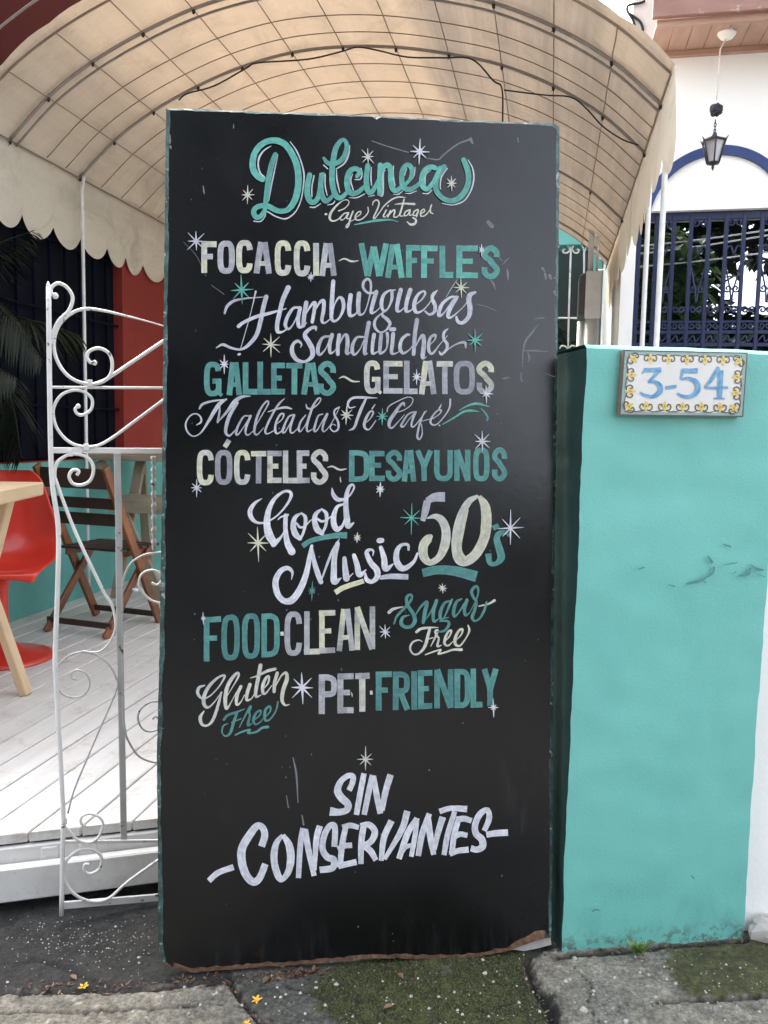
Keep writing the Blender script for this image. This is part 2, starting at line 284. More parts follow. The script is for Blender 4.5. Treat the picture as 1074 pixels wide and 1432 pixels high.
# ------------------------------------------------------------------ mesh builder
class MB:
    def __init__(s): s.v = []; s.f = []; s.mi = []; s.uv = []; s.col = []; s.sm = []
    def add(s, vs, fs, mi=0, uvs=None, cols=None, smooth=False):
        b = len(s.v); s.v += [tuple(map(float, p)) for p in vs]
        s.col += cols if cols is not None else [(1, 1, 1)] * len(vs)
        for f in fs:
            s.f.append(tuple(i + b for i in f)); s.mi.append(mi); s.sm.append(smooth)
            s.uv.append([uvs[i] for i in f] if uvs is not None else None)
    def box(s, c, X, Y, Z, mi=0, bev=0.0):
        """oriented box, c centre, X/Y/Z half-extent vectors, optionally bevelled edges"""
        c, X, Y, Z = map(np.array, (c, X, Y, Z))
        lx, ly, lz = [np.linalg.norm(a) for a in (X, Y, Z)]
        bev = min(bev, lx * .45, ly * .45, lz * .45)
        if bev <= 0:
            vs = [c + a * X + b * Y + d * Z for a in (-1, 1) for b in (-1, 1) for d in (-1, 1)]
            fs = [(0, 1, 3, 2), (4, 6, 7, 5), (0, 4, 5, 1), (2, 3, 7, 6), (0, 2, 6, 4), (1, 5, 7, 3)]
            L = sorted([(lx, 0), (ly, 1), (lz, 2)])[2][1]
            uvs = [((a, b, d)[L] * (lx, ly, lz)[L], ((a, b, d)[(L + 1) % 3] * 0.5 + (a, b, d)[(L + 2) % 3] * .5) * 0.1 + c[0] * 3) for a in (-1, 1) for b in (-1, 1) for d in (-1, 1)]
            s.add(vs, fs, mi, uvs); return
        fx, fy, fz = 1 - bev / lx, 1 - bev / ly, 1 - bev / lz
        vs = []; uvs = []; ix = {}
        L = sorted([(lx, 0), (ly, 1), (lz, 2)])[2][1]; ll = (lx, ly, lz)
        for a in (-1, 1):
            for b in (-1, 1):
                for d in (-1, 1):
                    for q, (p, r_, t) in enumerate(((1, fy, fz), (fx, 1, fz), (fx, fy, 1))):
                        ix[(a, b, d, q)] = len(vs); vs.append(c + X * a * p + Y * b * r_ + Z * d * t)
                        k3 = (a, b, d); uvs.append((k3[L] * ll[L], (k3[(L + 1) % 3] * ll[(L + 1) % 3] + k3[(L + 2) % 3] * ll[(L + 2) % 3]) + c[0] * 3.1 + c[2]))
        g = lambda a, b, d, q: ix[(a, b, d, q)]
        fs = []
        for a in (-1, 1):
            fs.append([g(a, -1, -1, 0), g(a, 1, -1, 0), g(a, 1, 1, 0), g(a, -1, 1, 0)])
            fs.append([g(-1, a, -1, 1), g(1, a, -1, 1), g(1, a, 1, 1), g(-1, a, 1, 1)])
            fs.append([g(-1, -1, a, 2), g(1, -1, a, 2), g(1, 1, a, 2), g(-1, 1, a, 2)])
            for b in (-1, 1):
                fs.append([g(a, b, -1, 0), g(a, b, 1, 0), g(a, b, 1, 1), g(a, b, -1, 1)])
                fs.append([g(a, -1, b, 0), g(a, 1, b, 0), g(a, 1, b, 2), g(a, -1, b, 2)])
                fs.append([g(-1, a, b, 1), g(1, a, b, 1), g(1, a, b, 2), g(-1, a, b, 2)])
                for d in (-1, 1): fs.append([g(a, b, d, 0), g(a, b, d, 1), g(a, b, d, 2)])
        s.add(vs, fs, mi, uvs)
    def bar(s, a, b, w, h, side, mi=0, bev=0.002):
        """straight bar from a to b; w along 'side', h across"""
        a, b = np.array(a, float), np.array(b, float); d = (b - a); L = np.linalg.norm(d); d = d / L
        side = np.array(side, float); side = side - d * np.dot(side, d); side /= np.linalg.norm(side); up = np.cross(d, side)
        s.box((a + b) / 2, d * L / 2, side * w / 2, up * h / 2, mi, bev)
    def tube(s, pts, r, n=8, mi=0, caps=True, twist=0.0, flat=1.0):
        P = [np.array(p, float) for p in pts]; m = len(P)
        R = [r] * m if np.isscalar(r) else list(r)
        T = [P[min(i + 1, m - 1)] - P[max(i - 1, 0)] for i in range(m)]; T = [t / (np.linalg.norm(t) + 1e-12) for t in T]
        u = np.cross(T[0], [0, 0, 1.0]);
        if np.linalg.norm(u) < 1e-3: u = np.cross(T[0], [1.0, 0, 0])
        u /= np.linalg.norm(u); vs = []; fs = []; uvs = []; ln = 0
        for i in range(m):
            u = u - T[i] * np.dot(u, T[i]); u /= np.linalg.norm(u); w = np.cross(T[i], u)
            if i: ln += np.linalg.norm(P[i] - P[i - 1])
            for j in range(n):
                a = 2 * pi * j / n + twist * i
                vs.append(P[i] + R[i] * (cos(a) * u + sin(a) * w * flat)); uvs.append((ln, j / n * 0.1))
        for i in range(m - 1):
            for j in range(n): fs.append((i * n + j, i * n + (j + 1) % n, (i + 1) * n + (j + 1) % n, (i + 1) * n + j))
        if caps: fs += [tuple(range(n))[::-1], tuple((m - 1) * n + j for j in range(n))]
        s.add(vs, fs, mi, uvs, smooth=True)
    def lathe(s, c, prof, n=20, mi=0, ax=None):
        c = np.array(c, float); vs = []; fs = []; uvs = []
        for r, z in prof:
            for j in range(n):
                a = 2 * pi * j / n; vs.append(c + np.array([r * cos(a), r * sin(a), z])); uvs.append((z, j / n))
        for i in range(len(prof) - 1):
            for j in range(n): fs.append((i * n + j, i * n + (j + 1) % n, (i + 1) * n + (j + 1) % n, (i + 1) * n + j))
        s.add(vs, fs, mi, uvs, smooth=True)
    def prism(s, poly, depth, mi=0):
        P = [np.array(p, float) for p in poly]; D = np.array(depth, float); n = len(P)
        s.add(P + [p + D for p in P], [tuple(range(n)), tuple(range(2 * n - 1, n - 1, -1))] + [(i, i + n, (i + 1) % n + n, (i + 1) % n) for i in range(n)], mi,
              [(p[0] + p[1], p[2]) for p in P] + [(p[0] + p[1] + .05, p[2]) for p in P])
    def build(s, name, mats, parent=None, tint=False, attr='tint', loc=None):
        me = bpy.data.meshes.new(name)
        off = np.zeros(3)
        if parent is not None:
            q = parent
            while q is not None: off = off + np.array(q.location); q = q.parent
        me.from_pydata([tuple(np.array(p) - off) for p in s.v], [], s.f)
        for m in (mats if isinstance(mats, (list, tuple)) else [mats]): me.materials.append(m)
        me.polygons.foreach_set('material_index', s.mi); me.polygons.foreach_set('use_smooth', s.sm)
        if any(x is not None for x in s.uv):
            ul = me.uv_layers.new(name='UVMap'); flat = []
            for f, x in zip(s.f, s.uv):
                for i in range(len(f)): flat += list(x[i]) if x is not None else [0, 0]
            ul.data.foreach_set('uv', flat)
        if tint:
            ca = me.color_attributes.new(attr, 'FLOAT_COLOR', 'POINT'); flat = []
            for c_ in s.col: flat += [c_[0], c_[1], c_[2], 1.0]
            ca.data.foreach_set('color', flat)
        me.update(); o = bpy.data.objects.new(name, me); COL.objects.link(o)
        if parent is not None: o.parent = parent
        if loc is not None: o.location = loc
        return o

def fixn(o):
    import bmesh
    bm = bmesh.new(); bm.from_mesh(o.data); bmesh.ops.recalc_face_normals(bm, faces=bm.faces); bm.to_mesh(o.data); bm.free(); return o
def tag(o, label=None, cat=None, group=None, kind=None):
    if label: o['label'] = label
    if cat: o['category'] = cat
    if group: o['group'] = group
    if kind: o['kind'] = kind
    return o
def thing(name, loc, label, cat, group=None):
    o = bpy.data.objects.new(name, None); COL.objects.link(o); o.location = tuple(map(float, loc)); o.empty_display_size = 0.1
    return tag(o, label, cat, group)

def crs(pts, n=6, closed=False):
    """Catmull-Rom through rows of numbers"""
    P = [np.array(p, float) for p in pts]; m = len(P)
    if m < 3: return P
    out = []
    rngi = range(m if closed else m - 1)
    for i in rngi:
        p1, p2 = P[i], P[(i + 1) % m]
        p0 = P[(i - 1) % m] if (closed or i > 0) else 2 * p1 - p2
        p3 = P[(i + 2) % m] if (closed or i < m - 2) else 2 * p2 - p1
        for j in range(n):
            t = j / n
            out.append(0.5 * (2 * p1 + (p2 - p0) * t + (2 * p0 - 5 * p1 + 4 * p2 - p3) * t * t + (3 * p1 - p0 - 3 * p2 + p3) * t ** 3))
    out.append(P[0] if closed else P[-1]); return out
def nz(x, y, z=0.0): return mnoise.noise(Vector((x, y, z)))
# ================================================================== GROUND
g = MB()
ys = -0.045
for (x0, x1, y0, y1) in ((-60, 60, -40, 90),):
    g.add([(x0, y0, ys), (x1, y0, ys), (x1, y1, ys), (x0, y1, ys)], [(0, 1, 2, 3)])
tag(g.build('ground', M['asphalt']), kind='structure')

def inpoly(X, Y, poly):
    ins = np.zeros(X.shape, bool); n = len(poly)
    for i in range(n):
        (xa, ya), (xb, yb) = poly[i], poly[(i + 1) % n]
        c = (ya > Y) != (yb > Y)
        ins ^= c & (X < (xb - xa) * (Y - ya) / ((yb - ya) if yb != ya else 1e-9) + xa)
    return ins
nx, ny = 560, 250
gx = np.linspace(-1.5, 1.9, nx); gy = np.linspace(1.35, 2.75, ny)
GX, GY = np.meshgrid(gx, gy)
dx = GX; dy = GY; dz = -EYE
den = dx * cf[0] + dy * cf[1] + dz * cf[2]
PX = 537 + FPX * (dx * cr[0] + dy * cr[1] + dz * cr[2]) / den
PY = 716 - FPX * (dx * cu[0] + dy * cu[1] + dz * cu[2]) / den
N1 = np.array([[nz(x * 9, y * 9) for x in gx] for y in gy]); N2 = np.array([[nz(x * 34 + 5, y * 34) for x in gx] for y in gy]); N3 = np.array([[nz(x * 90, y * 90 + 7) for x in gx] for y in gy])
QX = PX + 9 * N1 + 7 * N2 + 4 * N3; QY = PY + 4 * np.roll(N1, 37, 1) + 4 * np.roll(N2, 21, 1) + 3 * N3
zone = np.zeros((ny, nx, 3)); zone[:] = (0.034, 0.0325, 0.028); hgt = -0.011 + 0.003 * N1 + 0.002 * N2 + 0.0012 * N3
def setz(poly, col, amt=1.0, dh=0.0, crisp=False):
    m = inpoly(QX, QY, poly).astype(float)
    if not crisp:
        R = 5
        for ax_ in (0, 1):
            p_ = np.pad(m, [(R + 1, R) if a == ax_ else (0, 0) for a in (0, 1)], mode='edge'); c_ = np.cumsum(p_, ax_)
            m = (c_[2 * R + 1:] - c_[:-2 * R - 1]) / (2 * R + 1) if ax_ == 0 else (c_[:, 2 * R + 1:] - c_[:, :-2 * R - 1]) / (2 * R + 1)
        inner = m; m = np.clip((m + (.55 * N2 + .45 * N3 + .25 * N1) * (1 - np.abs(2 * m - 1) * .6) - .32) / .36, 0, 1)
        hgt[:] += dh * inner
    else: hgt[:] += dh * m
    w_ = (m * amt)[..., None]; zone[:] = zone * (1 - w_) + np.array(col) * w_; return m
setz([(330, 1330), (560, 1320), (560, 1560), (330, 1560)], (0.11, 0.107, 0.088))
setz([(-900, 1383), (60, 1381), (200, 1377), (318, 1366), (345, 1400), (420, 1520), (420, 1800), (-900, 1800)], (0.27, 0.245, 0.195), dh=0.003)
setz([(70, 1389), (108, 1384), (122, 1392), (95, 1402), (72, 1398)], (0.50, 0.48, 0.43), .8)
setz([(-900, 1290), (230, 1270), (318, 1360), (200, 1372), (60, 1376), (-900, 1380)], (0.032, 0.0305, 0.026), dh=0.002)
setz([(-900, 1262), (230, 1240), (230, 1290), (-900, 1302)], (0.030, 0.030, 0.028), 0.7)
setz([(425, 1372), (470, 1345), (560, 1320), (745, 1300), (742, 1345), (765, 1400), (790, 1800), (400, 1800), (470, 1432)], (0.060, 0.066, 0.017), dh=0.002)
setz([(520, 1390), (640, 1370), (700, 1390), (640, 1432), (540, 1432)], (0.082, 0.090, 0.020), 0.6)
for q in range(14):
    x_, y_ = rng.uniform(420, 740), rng.uniform(1340, 1440); setz([(x_ - 16, y_), (x_, y_ - 7), (x_ + 18, y_ + 2), (x_ + 2, y_ + 9)], (0.10, 0.098, 0.075), .7)
setz([(742, 1340), (790, 1318), (940, 1300), (1100, 1290), (1300, 1290), (1300, 1800), (800, 1800), (785, 1440)], (0.30, 0.27, 0.215), dh=0.0015)
for q in range(16):
    x_, y_ = rng.uniform(770, 960), rng.uniform(1335, 1440); setz([(x_ - 14, y_), (x_, y_ - 6), (x_ + 16, y_ + 2), (x_ + 2, y_ + 7)], rng.choice([(0.12, .11, .09), (.45, .43, .38)]), .7)
setz([(938, 1322), (1000, 1314), (1120, 1305), (1250, 1305), (1250, 1385), (1074, 1388), (955, 1394), (930, 1365)], (0.080, 0.078, 0.022), 1.0, 0.002)
setz([(800, 1370), (860, 1360), (900, 1440), (830, 1440)], (0.20, 0.195, 0.17), 0.5)
zone *= np.clip(1 + .55 * N3 + .40 * N2 + .25 * N1, .3, 2.0)[..., None]
def groove(pts, w, depth, col=(0.018, 0.016, 0.013)):
    global hgt
    D = np.full(PX.shape, 1e9)
    XX = PX + 3.0 * N2 + 1.5 * N3; YY = PY + 2.0 * N2 + 1.5 * N3
    for (xa, ya), (xb, yb) in zip(pts[:-1], pts[1:]):
        vx, vy = xb - xa, yb - ya; t = np.clip(((XX - xa) * vx + (YY - ya) * vy) / (vx * vx + vy * vy), 0, 1)
        D = np.minimum(D, np.hypot(XX - xa - t * vx, YY - ya - t * vy))
    a = np.clip(1.3 - D / w, 0, 1); hgt -= depth * a
    for i in range(3): zone[..., i] = zone[..., i] * (1 - a) + col[i] * a
groove([(738, 1342), (748, 1372), (765, 1400), (785, 1445)], 8, 0.016)
groove([(-300, 1414), (0, 1411), (70, 1411), (180, 1406), (310, 1400)], 1.6, 0.012)
groove([(318, 1362), (338, 1392), (368, 1428), (380, 1445)], 4.0, 0.015)
groove([(-200, 1384), (60, 1382), (130, 1380), (220, 1378), (316, 1366)], 3.5, 0.012, (0.03, 0.024, 0.018))
groove([(40, 1334), (90, 1350), (150, 1372), (240, 1366)], 2.0, 0.008)
groove([(780, 1332), (830, 1327), (890, 1322), (960, 1315), (1045, 1308)], 5, .010, (.022, .022, .016))  # gap along the pillar foot, contact shade put into its dark colour
groove([(800, 1345), (828, 1372), (822, 1400), (850, 1440)], .8, .003)
groove([(400, 1372), (450, 1390), (520, 1396), (560, 1425)], 1.4, .006)
groove([(0, 1345), (60, 1338), (110, 1352)], 1.4, .006)
groove([(920, 1396), (1000, 1392), (1100, 1387)], 2.5, 0.012)
gm = MB()
verts = np.stack([GX, GY, hgt], -1).reshape(-1, 3); idx = np.arange(nx * ny).reshape(ny, nx)
fs = np.stack([idx[:-1, :-1], idx[:-1, 1:], idx[1:, 1:], idx[1:, :-1]], -1).reshape(-1, 4)
me = bpy.data.meshes.new('pavement'); me.from_pydata(verts.tolist(), [], fs.tolist()); me.materials.append(M['pavement'])
ca = me.color_attributes.new('zone', 'FLOAT_COLOR', 'POINT')
ca.data.foreach_set('color', np.concatenate([zone.reshape(-1, 3), np.ones((nx * ny, 1))], 1).astype(np.float32).ravel())
me.polygons.foreach_set('use_smooth', [True] * len(me.polygons))
po = bpy.data.objects.new('pavement', me); COL.objects.link(po); tag(po, kind='structure')
def gz(x, y):
    i = int(np.clip((x - gx[0]) / (gx[1] - gx[0]), 0, nx - 1)); j = int(np.clip((y - gy[0]) / (gy[1] - gy[0]), 0, ny - 1)); return float(hgt[j, i])

# grit and litter lying on the pavement
gr = MB()
def pebble(mb, x, y, r, mi=0):
    z = gz(x, y); a0 = rng.random() * 6; n = 6
    ring = [(x + r * cos(a0 + i * pi / 3) * rng.uniform(.7, 1.2), y + r * sin(a0 + i * pi / 3) * rng.uniform(.7, 1.2), z) for i in range(n)]
    top = [(x + (p[0] - x) * .55, y + (p[1] - y) * .55, z + r * rng.uniform(.35, .7)) for p in ring]
    mb.add(ring + top, [(i, (i + 1) % n, (i + 1) % n + n, i + n) for i in range(n)] + [tuple(range(n, 2 * n))], mi)
for _ in range(620):
    px = rng.uniform(-20, 1090); py = rng.uniform(1285, 1440)
    if 222 < px < 778 and py < 1352 - (px - 222) * .075: continue
    if px > 778 and py < 1328 - (px - 785) * .06: continue
    p = atz(px, py, 0); pebble(gr, p[0], p[1], rng.choice([.0008, .001, .0012, .0014, .0018, .0022, .003, .0042]) * rng.uniform(.8, 1.2))
for px, py, r_ in ((817, 1407, .010), (875, 1423, .006), (791, 1367, .006), (804, 1336, .007), (575, 1389, .005), (678, 1356, .006), (726, 1396, .005), (690, 1368, .004), (585, 1364, .004), (614, 1388, .005), (830, 1385, .004), (860, 1362, .005), (640, 1408, .004), (470, 1372, .006), (442, 1376, .005), (420, 1382, .004), (455, 1400, .005), (600, 1405, .0045), (395, 1345, .006)):
    p = atz(px, py, 0); pebble(gr, p[0], p[1], r_)
for _ in range(330):
    px, py = (rng.gauss(120, 75), rng.gauss(1312, 20)) if _ % 3 else (rng.uniform(740, 1060), rng.uniform(1335, 1438))
    if (px > 215 and _ % 3) or py < 1272: continue
    p = atz(px, py, 0); pebble(gr, p[0], p[1], rng.uniform(.0009, .0024))
tag(gr.build('grit', M['grit']), 'pale grit and paint chips scattered over the old pavement', kind='stuff')
def leafquad(mb, p, L, Wd, yaw, tilt, mi=0, tint=0.5, curl=0.3):
    p = np.array(p, float); d = np.array([cos(yaw) * cos(tilt), sin(yaw) * cos(tilt), sin(tilt)]); sd = np.array([-sin(yaw), cos(yaw), 0.0]); up = np.cross(d, sd)
    vs = [p, p + d * L * .35 + sd * Wd * .5 + up * curl * Wd * .5, p + d * L * .75 + sd * Wd * .38 + up * curl * Wd * .4, p + d * L, p + d * L * .75 - sd * Wd * .38 + up * curl * Wd * .4, p + d * L * .35 - sd * Wd * .5 + up * curl * Wd * .5, p + d * L * .5]
    mb.add(vs, [(0, 1, 6), (1, 2, 6), (2, 3, 6), (3, 4, 6), (4, 5, 6), (5, 0, 6)], mi, cols=[(tint,) * 3] * 7)
lt = MB()
for (xa, ya, xb, yb, n, sp) in ((785, 1327, 1045, 1309, 46, 3), (240, 1363, 480, 1353, 30, 3), (30, 1378, 318, 1366, 105, 7), (300, 1368, 460, 1356, 34, 6), (385, 1358, 450, 1352, 60, 5), (318, 1366, 372, 1428, 26, 4), (790, 1322, 880, 1316, 26, 5), (735, 1345, 775, 1415, 18, 6)):
    for _ in range(n):
        t = rng.random(); px = xa + (xb - xa) * t + rng.gauss(0, sp); py = ya + (yb - ya) * t + rng.gauss(0, sp * .55)
        p = atz(px, py, 0.0); p[2] = gz(p[0], p[1]) + 0.001
        leafquad(lt, p, rng.uniform(.006, .017), rng.uniform(.003, .008), rng.random() * 6.3, rng.uniform(-.1, .6), 0, rng.random() ** 1.6)
tag(lt.build('leaf_litter', M['dry_leaf'], tint=True), 'crumbled brown leaf litter in the pavement joints', kind='stuff')
def flower(px, py, s, label):
    p = atz(px, py, 0); p[2] = gz(p[0], p[1]) + .002; b = MB()
    for i in range(5): leafquad(b, (0, 0, 0), s * rng.uniform(.8, 1.2), s * .45, i * 1.256 + rng.uniform(-.25, .25), rng.uniform(.05, .5), 0, 1, .4)
    o = b.build('fallen_flower', M['yellow'], loc=p); tag(o, label, 'flower', 'yellow flowers fallen on the pavement')
flower(359, 1394, .014, 'yellow star shaped flower lying beside the diagonal crack below the board')
flower(117, 1376, .013, 'bright yellow petal cluster in the litter below the white gate')
flower(345, 1427, .010, 'small pale yellow petals at the lower end of the diagonal crack')
def dryleaf(px, py, L, yaw, label):
    p = atz(px, py, 0); p[2] = gz(p[0], p[1]) + .003; b = MB(); leafquad(b, (0, 0, 0), L, L * .55, yaw, .12, 0, .75, .5)
    tag(b.build('dry_leaf', M['dry_leaf'], tint=True, loc=p), label, 'leaf', 'dry leaves on the pavement')
dryleaf(536, 1407, .024, .3, 'tan dry leaf low on the green moss, lower of the two there')
dryleaf(564, 1366, .022, 2.2, 'reddish brown curled leaf on the moss close under the board')
dryleaf(367, 1370, .024, 1.0, 'pale brown leaf just under the bottom edge of the board')
dryleaf(107, 1366, .022, 2.6, 'orange brown leaf in the litter below the gate post')

mo = MB(); rm = random.Random(17); gsel = np.argwhere((zone[..., 1] > zone[..., 0] * 1.04) & (zone[..., 2] < zone[..., 1] * .55) & (PY < 1440) & (PX > 380) & (PX < 1090) & (PY > 1300))
for q in range(16000):
    j, i = gsel[rm.randrange(len(gsel))]; p = np.array([gx[i] + rm.uniform(-.003, .003), gy[j] + rm.uniform(-.003, .003), hgt[j, i]])
    a = rm.random() * 6.28; L_ = rm.uniform(.0014, .0036); w_ = rm.uniform(.0010, .0022); d_ = np.array([cos(a) * .7, sin(a) * .7, .75]); s_ = np.array([-sin(a), cos(a), 0]) * w_; ti = rm.random()
    mo.add([p - s_, p + s_, p + d_ * L_], [(0, 1, 2)], 0, cols=[(ti,) * 3] * 3)
tag(mo.build('moss', M['moss'], tint=True), 'short green moss furring the old pavement', kind='stuff')

# ================================================================== GATE PILLAR
pl = atz(785, 1325, 0); pr = atz(1040, 1305, 0)
pd = (pr - pl); PWID = np.linalg.norm(pd); pd /= PWID; pin = np.array([-pd[1], pd[0], 0.0])   # along the front / into the lot
PTOP = 1.442; PDEP = 0.42
pil = thing('gate_pillar', (pl + pr) / 2 * 1.0, 'teal painted masonry gate pillar beside the tall black menu board', 'pillar')
b = MB()
def wavegrid(b, O, U, V, nu, nv, nrm, amp, mi=0, wob=0.004):
    vs = []
    for j in range(nv + 1):
        for i in range(nu + 1):
            p = O + U * (i / nu) + V * (j / nv)
            q = nz(p[0] * 4 + 3, p[1] * 4, p[2] * 4) * .6 + nz(p[0] * 14, p[1] * 14, p[2] * 14) * .25
            p = p + nrm * amp * q
            if i in (0, nu): p = p + (U / np.linalg.norm(U)) * wob * (nz(p[2] * 7, 3.3, i) + .5 * nz(p[2] * 31, 1.3, i))
            if j == nv: p = p + V / np.linalg.norm(V) * wob * .7 * nz(p[0] * 12, p[1] * 12, 5)
            vs.append(p)
    fs = [(j * (nu + 1) + i, j * (nu + 1) + i + 1, (j + 1) * (nu + 1) + i + 1, (j + 1) * (nu + 1) + i) for j in range(nv) for i in range(nu)]
    b.add(vs, fs, mi, smooth=True); return vs
fr = wavegrid(b, pl - ZV * .03, pd * PWID, ZV * (PTOP + .03), 34, 96, -pin, .011, 0)
# sides, top and back hang on the wavy front edge
nu, nv = 34, 96
lf = [fr[j * (nu + 1)] for j in range(nv + 1)]; rt = [fr[j * (nu + 1) + nu] for j in range(nv + 1)]; tp_ = [fr[nv * (nu + 1) + i] for i in range(nu + 1)]
rd = pin * .006 + ZV * .004
b.add(tp_ + [p + pin * .012 + ZV * .009 for p in tp_] + [p + pin * PDEP + ZV * .009 for p in tp_], [(i, i + 1, i + 1 + nu + 1, i + nu + 1) for i in range(nu)] + [(nu + 1 + i, nu + 2 + i, 2 * nu + 3 + i, 2 * nu + 2 + i) for i in range(nu)], 0, smooth=True)
b.add(rt + [p + pin * PDEP for p in rt], [(j, j + nv + 1, j + nv + 2, j + 1) for j in range(nv)], 0, smooth=True)
b.add([lf[0] + pin * PDEP, rt[0] + pin * PDEP, rt[-1] + pin * PDEP, lf[-1] + pin * PDEP], [(0, 1, 2, 3)], 0)
pf = b
b = MB()
b.add(lf + [p + pin * PDEP for p in lf], [(j, j + 1, j + nv + 2, j + nv + 1) for j in range(nv)], 0, smooth=True)
tag(b.build('inner_side', M['teal_dark'], pil), 'dark green inner side of the pillar')
def onpil(px, py, off): return onplane(px, py, pl - pin * off, pin)
def ribbon(mb, mapf, nrm, pts, lift=0.0006, smooth=True, cap=False, cols=None, seg=6, rise=0.00012, mi=0):
    """painted stroke: pts are x, y, width; mapf puts a pixel on the surface"""
    P = crs(pts, seg) if (smooth and len(pts) > 2) else [np.array(p, float) for p in pts]
    if not smooth and len(P) >= 2:
        Q = []
        for a, c in zip(P[:-1], P[1:]):
            m = max(2, int(np.linalg.norm(c - a)[()] / 4)); Q += [a + (c - a) * i / m for i in range(m)]
        P = Q + [P[-1]]
    n = len(P); xs = np.array([p[0] for p in P]); ysx = np.array([p[1] for p in P]); ws = np.maximum(np.array([p[2] for p in P]), 0.5)
    tx = np.gradient(xs); ty = np.gradient(ysx); L = np.hypot(tx, ty) + 1e-9; tx /= L; ty /= L
    u = np.concatenate([[0], np.cumsum(np.hypot(np.diff(xs), np.diff(ysx)))]); tot = u[-1] + 1e-6
    seed = rng.random() * 400
    rows = [(xs[i], ysx[i], tx[i], ty[i], ws[i], u[i]) for i in range(n)]
    if cap:
        ks = (0.98, 0.85, 0.55)
        pre = [(xs[0] - tx[0] * ws[0] / 2 * k_, ysx[0] - ty[0] * ws[0] / 2 * k_, tx[0], ty[0], ws[0] * sqrt(1 - k_ * k_), -ws[0] / 2 * k_) for k_ in ks]
        post = [(xs[-1] + tx[-1] * ws[-1] / 2 * k_, ysx[-1] + ty[-1] * ws[-1] / 2 * k_, tx[-1], ty[-1], ws[-1] * sqrt(1 - k_ * k_), tot + ws[-1] / 2 * k_) for k_ in ks[::-1]]
        rows = pre + rows + post
    vs = []; uvs = []; cl = []
    c0, c1 = cols if cols else ((1, 1, 1), (1, 1, 1))
    for (x, y, ax_, ay_, w, uu) in rows:
        f = min(max(uu / tot, 0), 1); wob = 1 + .05 * nz(uu * .12 + seed, seed)
        lf_ = lift + rise * f
        f2 = min(max(f + .5 * nz(uu * .05, seed), 0), 1)
        cc = tuple(a * (1 - f2) + d * f2 for a, d in zip(c0, c1))
        for sgn, vv in ((1, 0.0), (0, 0.5), (-1, 1.0)):
            q = mapf(x + ay_ * w / 2 * wob * sgn, y - ax_ * w / 2 * wob * sgn) + nrm * lf_
            vs.append(q); uvs.append((uu + seed * 7, vv * .999)); cl.append(cc)
    m = len(rows)
    fs_ = []
    for i in range(m - 1):
        for j in (0, 1): fs_.append((i * 3 + j, i * 3 + j + 1, i * 3 + j + 4, i * 3 + j + 3))
    mb.add(vs, fs_, mi, uvs, cl)
b = pf; li = 0
for (o, sc_, ptss) in (((760, 560), 1022 / 314, [[(822, 655, 6), (850, 665, 10)], [(750, 712, 8), (765, 735, 14)], [(775, 760, 12), (770, 785, 10), (740, 805, 8), (710, 822, 12), (655, 835, 8)], [(715, 815, 8), (740, 830, 4)], [(820, 748, 3), (880, 738, 5)], [(890, 798, 6), (930, 790, 16), (940, 765, 10)], [(940, 745, 4), (975, 768, 12), (1000, 772, 8)], [(970, 790, 3), (1005, 802, 4)], [(430, 768, 4), (455, 760, 8)], [(570, 838, 4), (595, 846, 6)], [(858, 790, 3), (875, 778, 4)]]),
                       ((770, 1120), 1074 / 304, [[(690, 365, 3), (705, 380, 8)], [(205, 545, 5), (222, 535, 9), (240, 540, 5)]])):
    for q in ptss:
        ribbon(b, lambda x, y: onpil(o[0] + x / sc_, o[1] + y / sc_, .0095), -pin, q, .0005 + li * .0001, True, True, mi=1); li += 1
b.build('rendered_face', [M['teal_wall'], M['scuff']], pil)

# house number tile, fixed to the pillar
TS = 1074 / 224.0
def tmap(x, y): return onpil(850 + x / TS, 480 + y / TS, .020)
corner = [(105, 45), (938, 62), (908, 495), (75, 485)]
tn = thing('house_number_tile', tmap(505, 485), 'glazed white tile plaque with blue house number 3-54 and yellow scroll border', 'house number')
b = MB(); P4 = [tmap(*c) for c in corner]
b.prism(P4, pin * .016); fixn(b.build('tile_body', M['tile_edge'], tn))
def tquad(b, inset, lift, mi=0):
    c = [np.array(q, float) for q in corner]; cen = sum(c) / 4
    q = []
    for i, p in enumerate(c):
        sx_ = 1 if p[0] < cen[0] else -1; sy_ = 1 if p[1] < cen[1] else -1
        q.append(tmap(p[0] + sx_ * inset, p[1] + sy_ * inset * .95) - pin * lift)
    b.add(q, [(0, 1, 2, 3)], mi)
gb_ = MB(); tquad(gb_, 9, .0006, 0)
b = gb_; c4 = [np.array(q, float) for q in corner]
poly = []
for (a, e, nsc) in ((0, 1, 7), (1, 2, 4), (2, 3, 7), (3, 0, 4)):
    ins = [np.array(v_, float) for v_ in ((38, 34), (-38, 34), (-38, -34), (38, -34))]
    A_, B_ = c4[a] + ins[a], c4[e] + ins[e]
    nrm_ = np.array([-(B_ - A_)[1], (B_ - A_)[0]]); nrm_ /= np.linalg.norm(nrm_)
    for i in range(nsc * 6):
        f = i / (nsc * 6); poly.append(A_ + (B_ - A_) * f - nrm_ * 14 * abs(sin(pi * f * nsc)) + nrm_ * 4)
b.add([tmap(*p) - pin * .0010 for p in poly], [tuple(range(len(poly)))], 1)
bb, by, bo = 2, 3, 4; li = 0
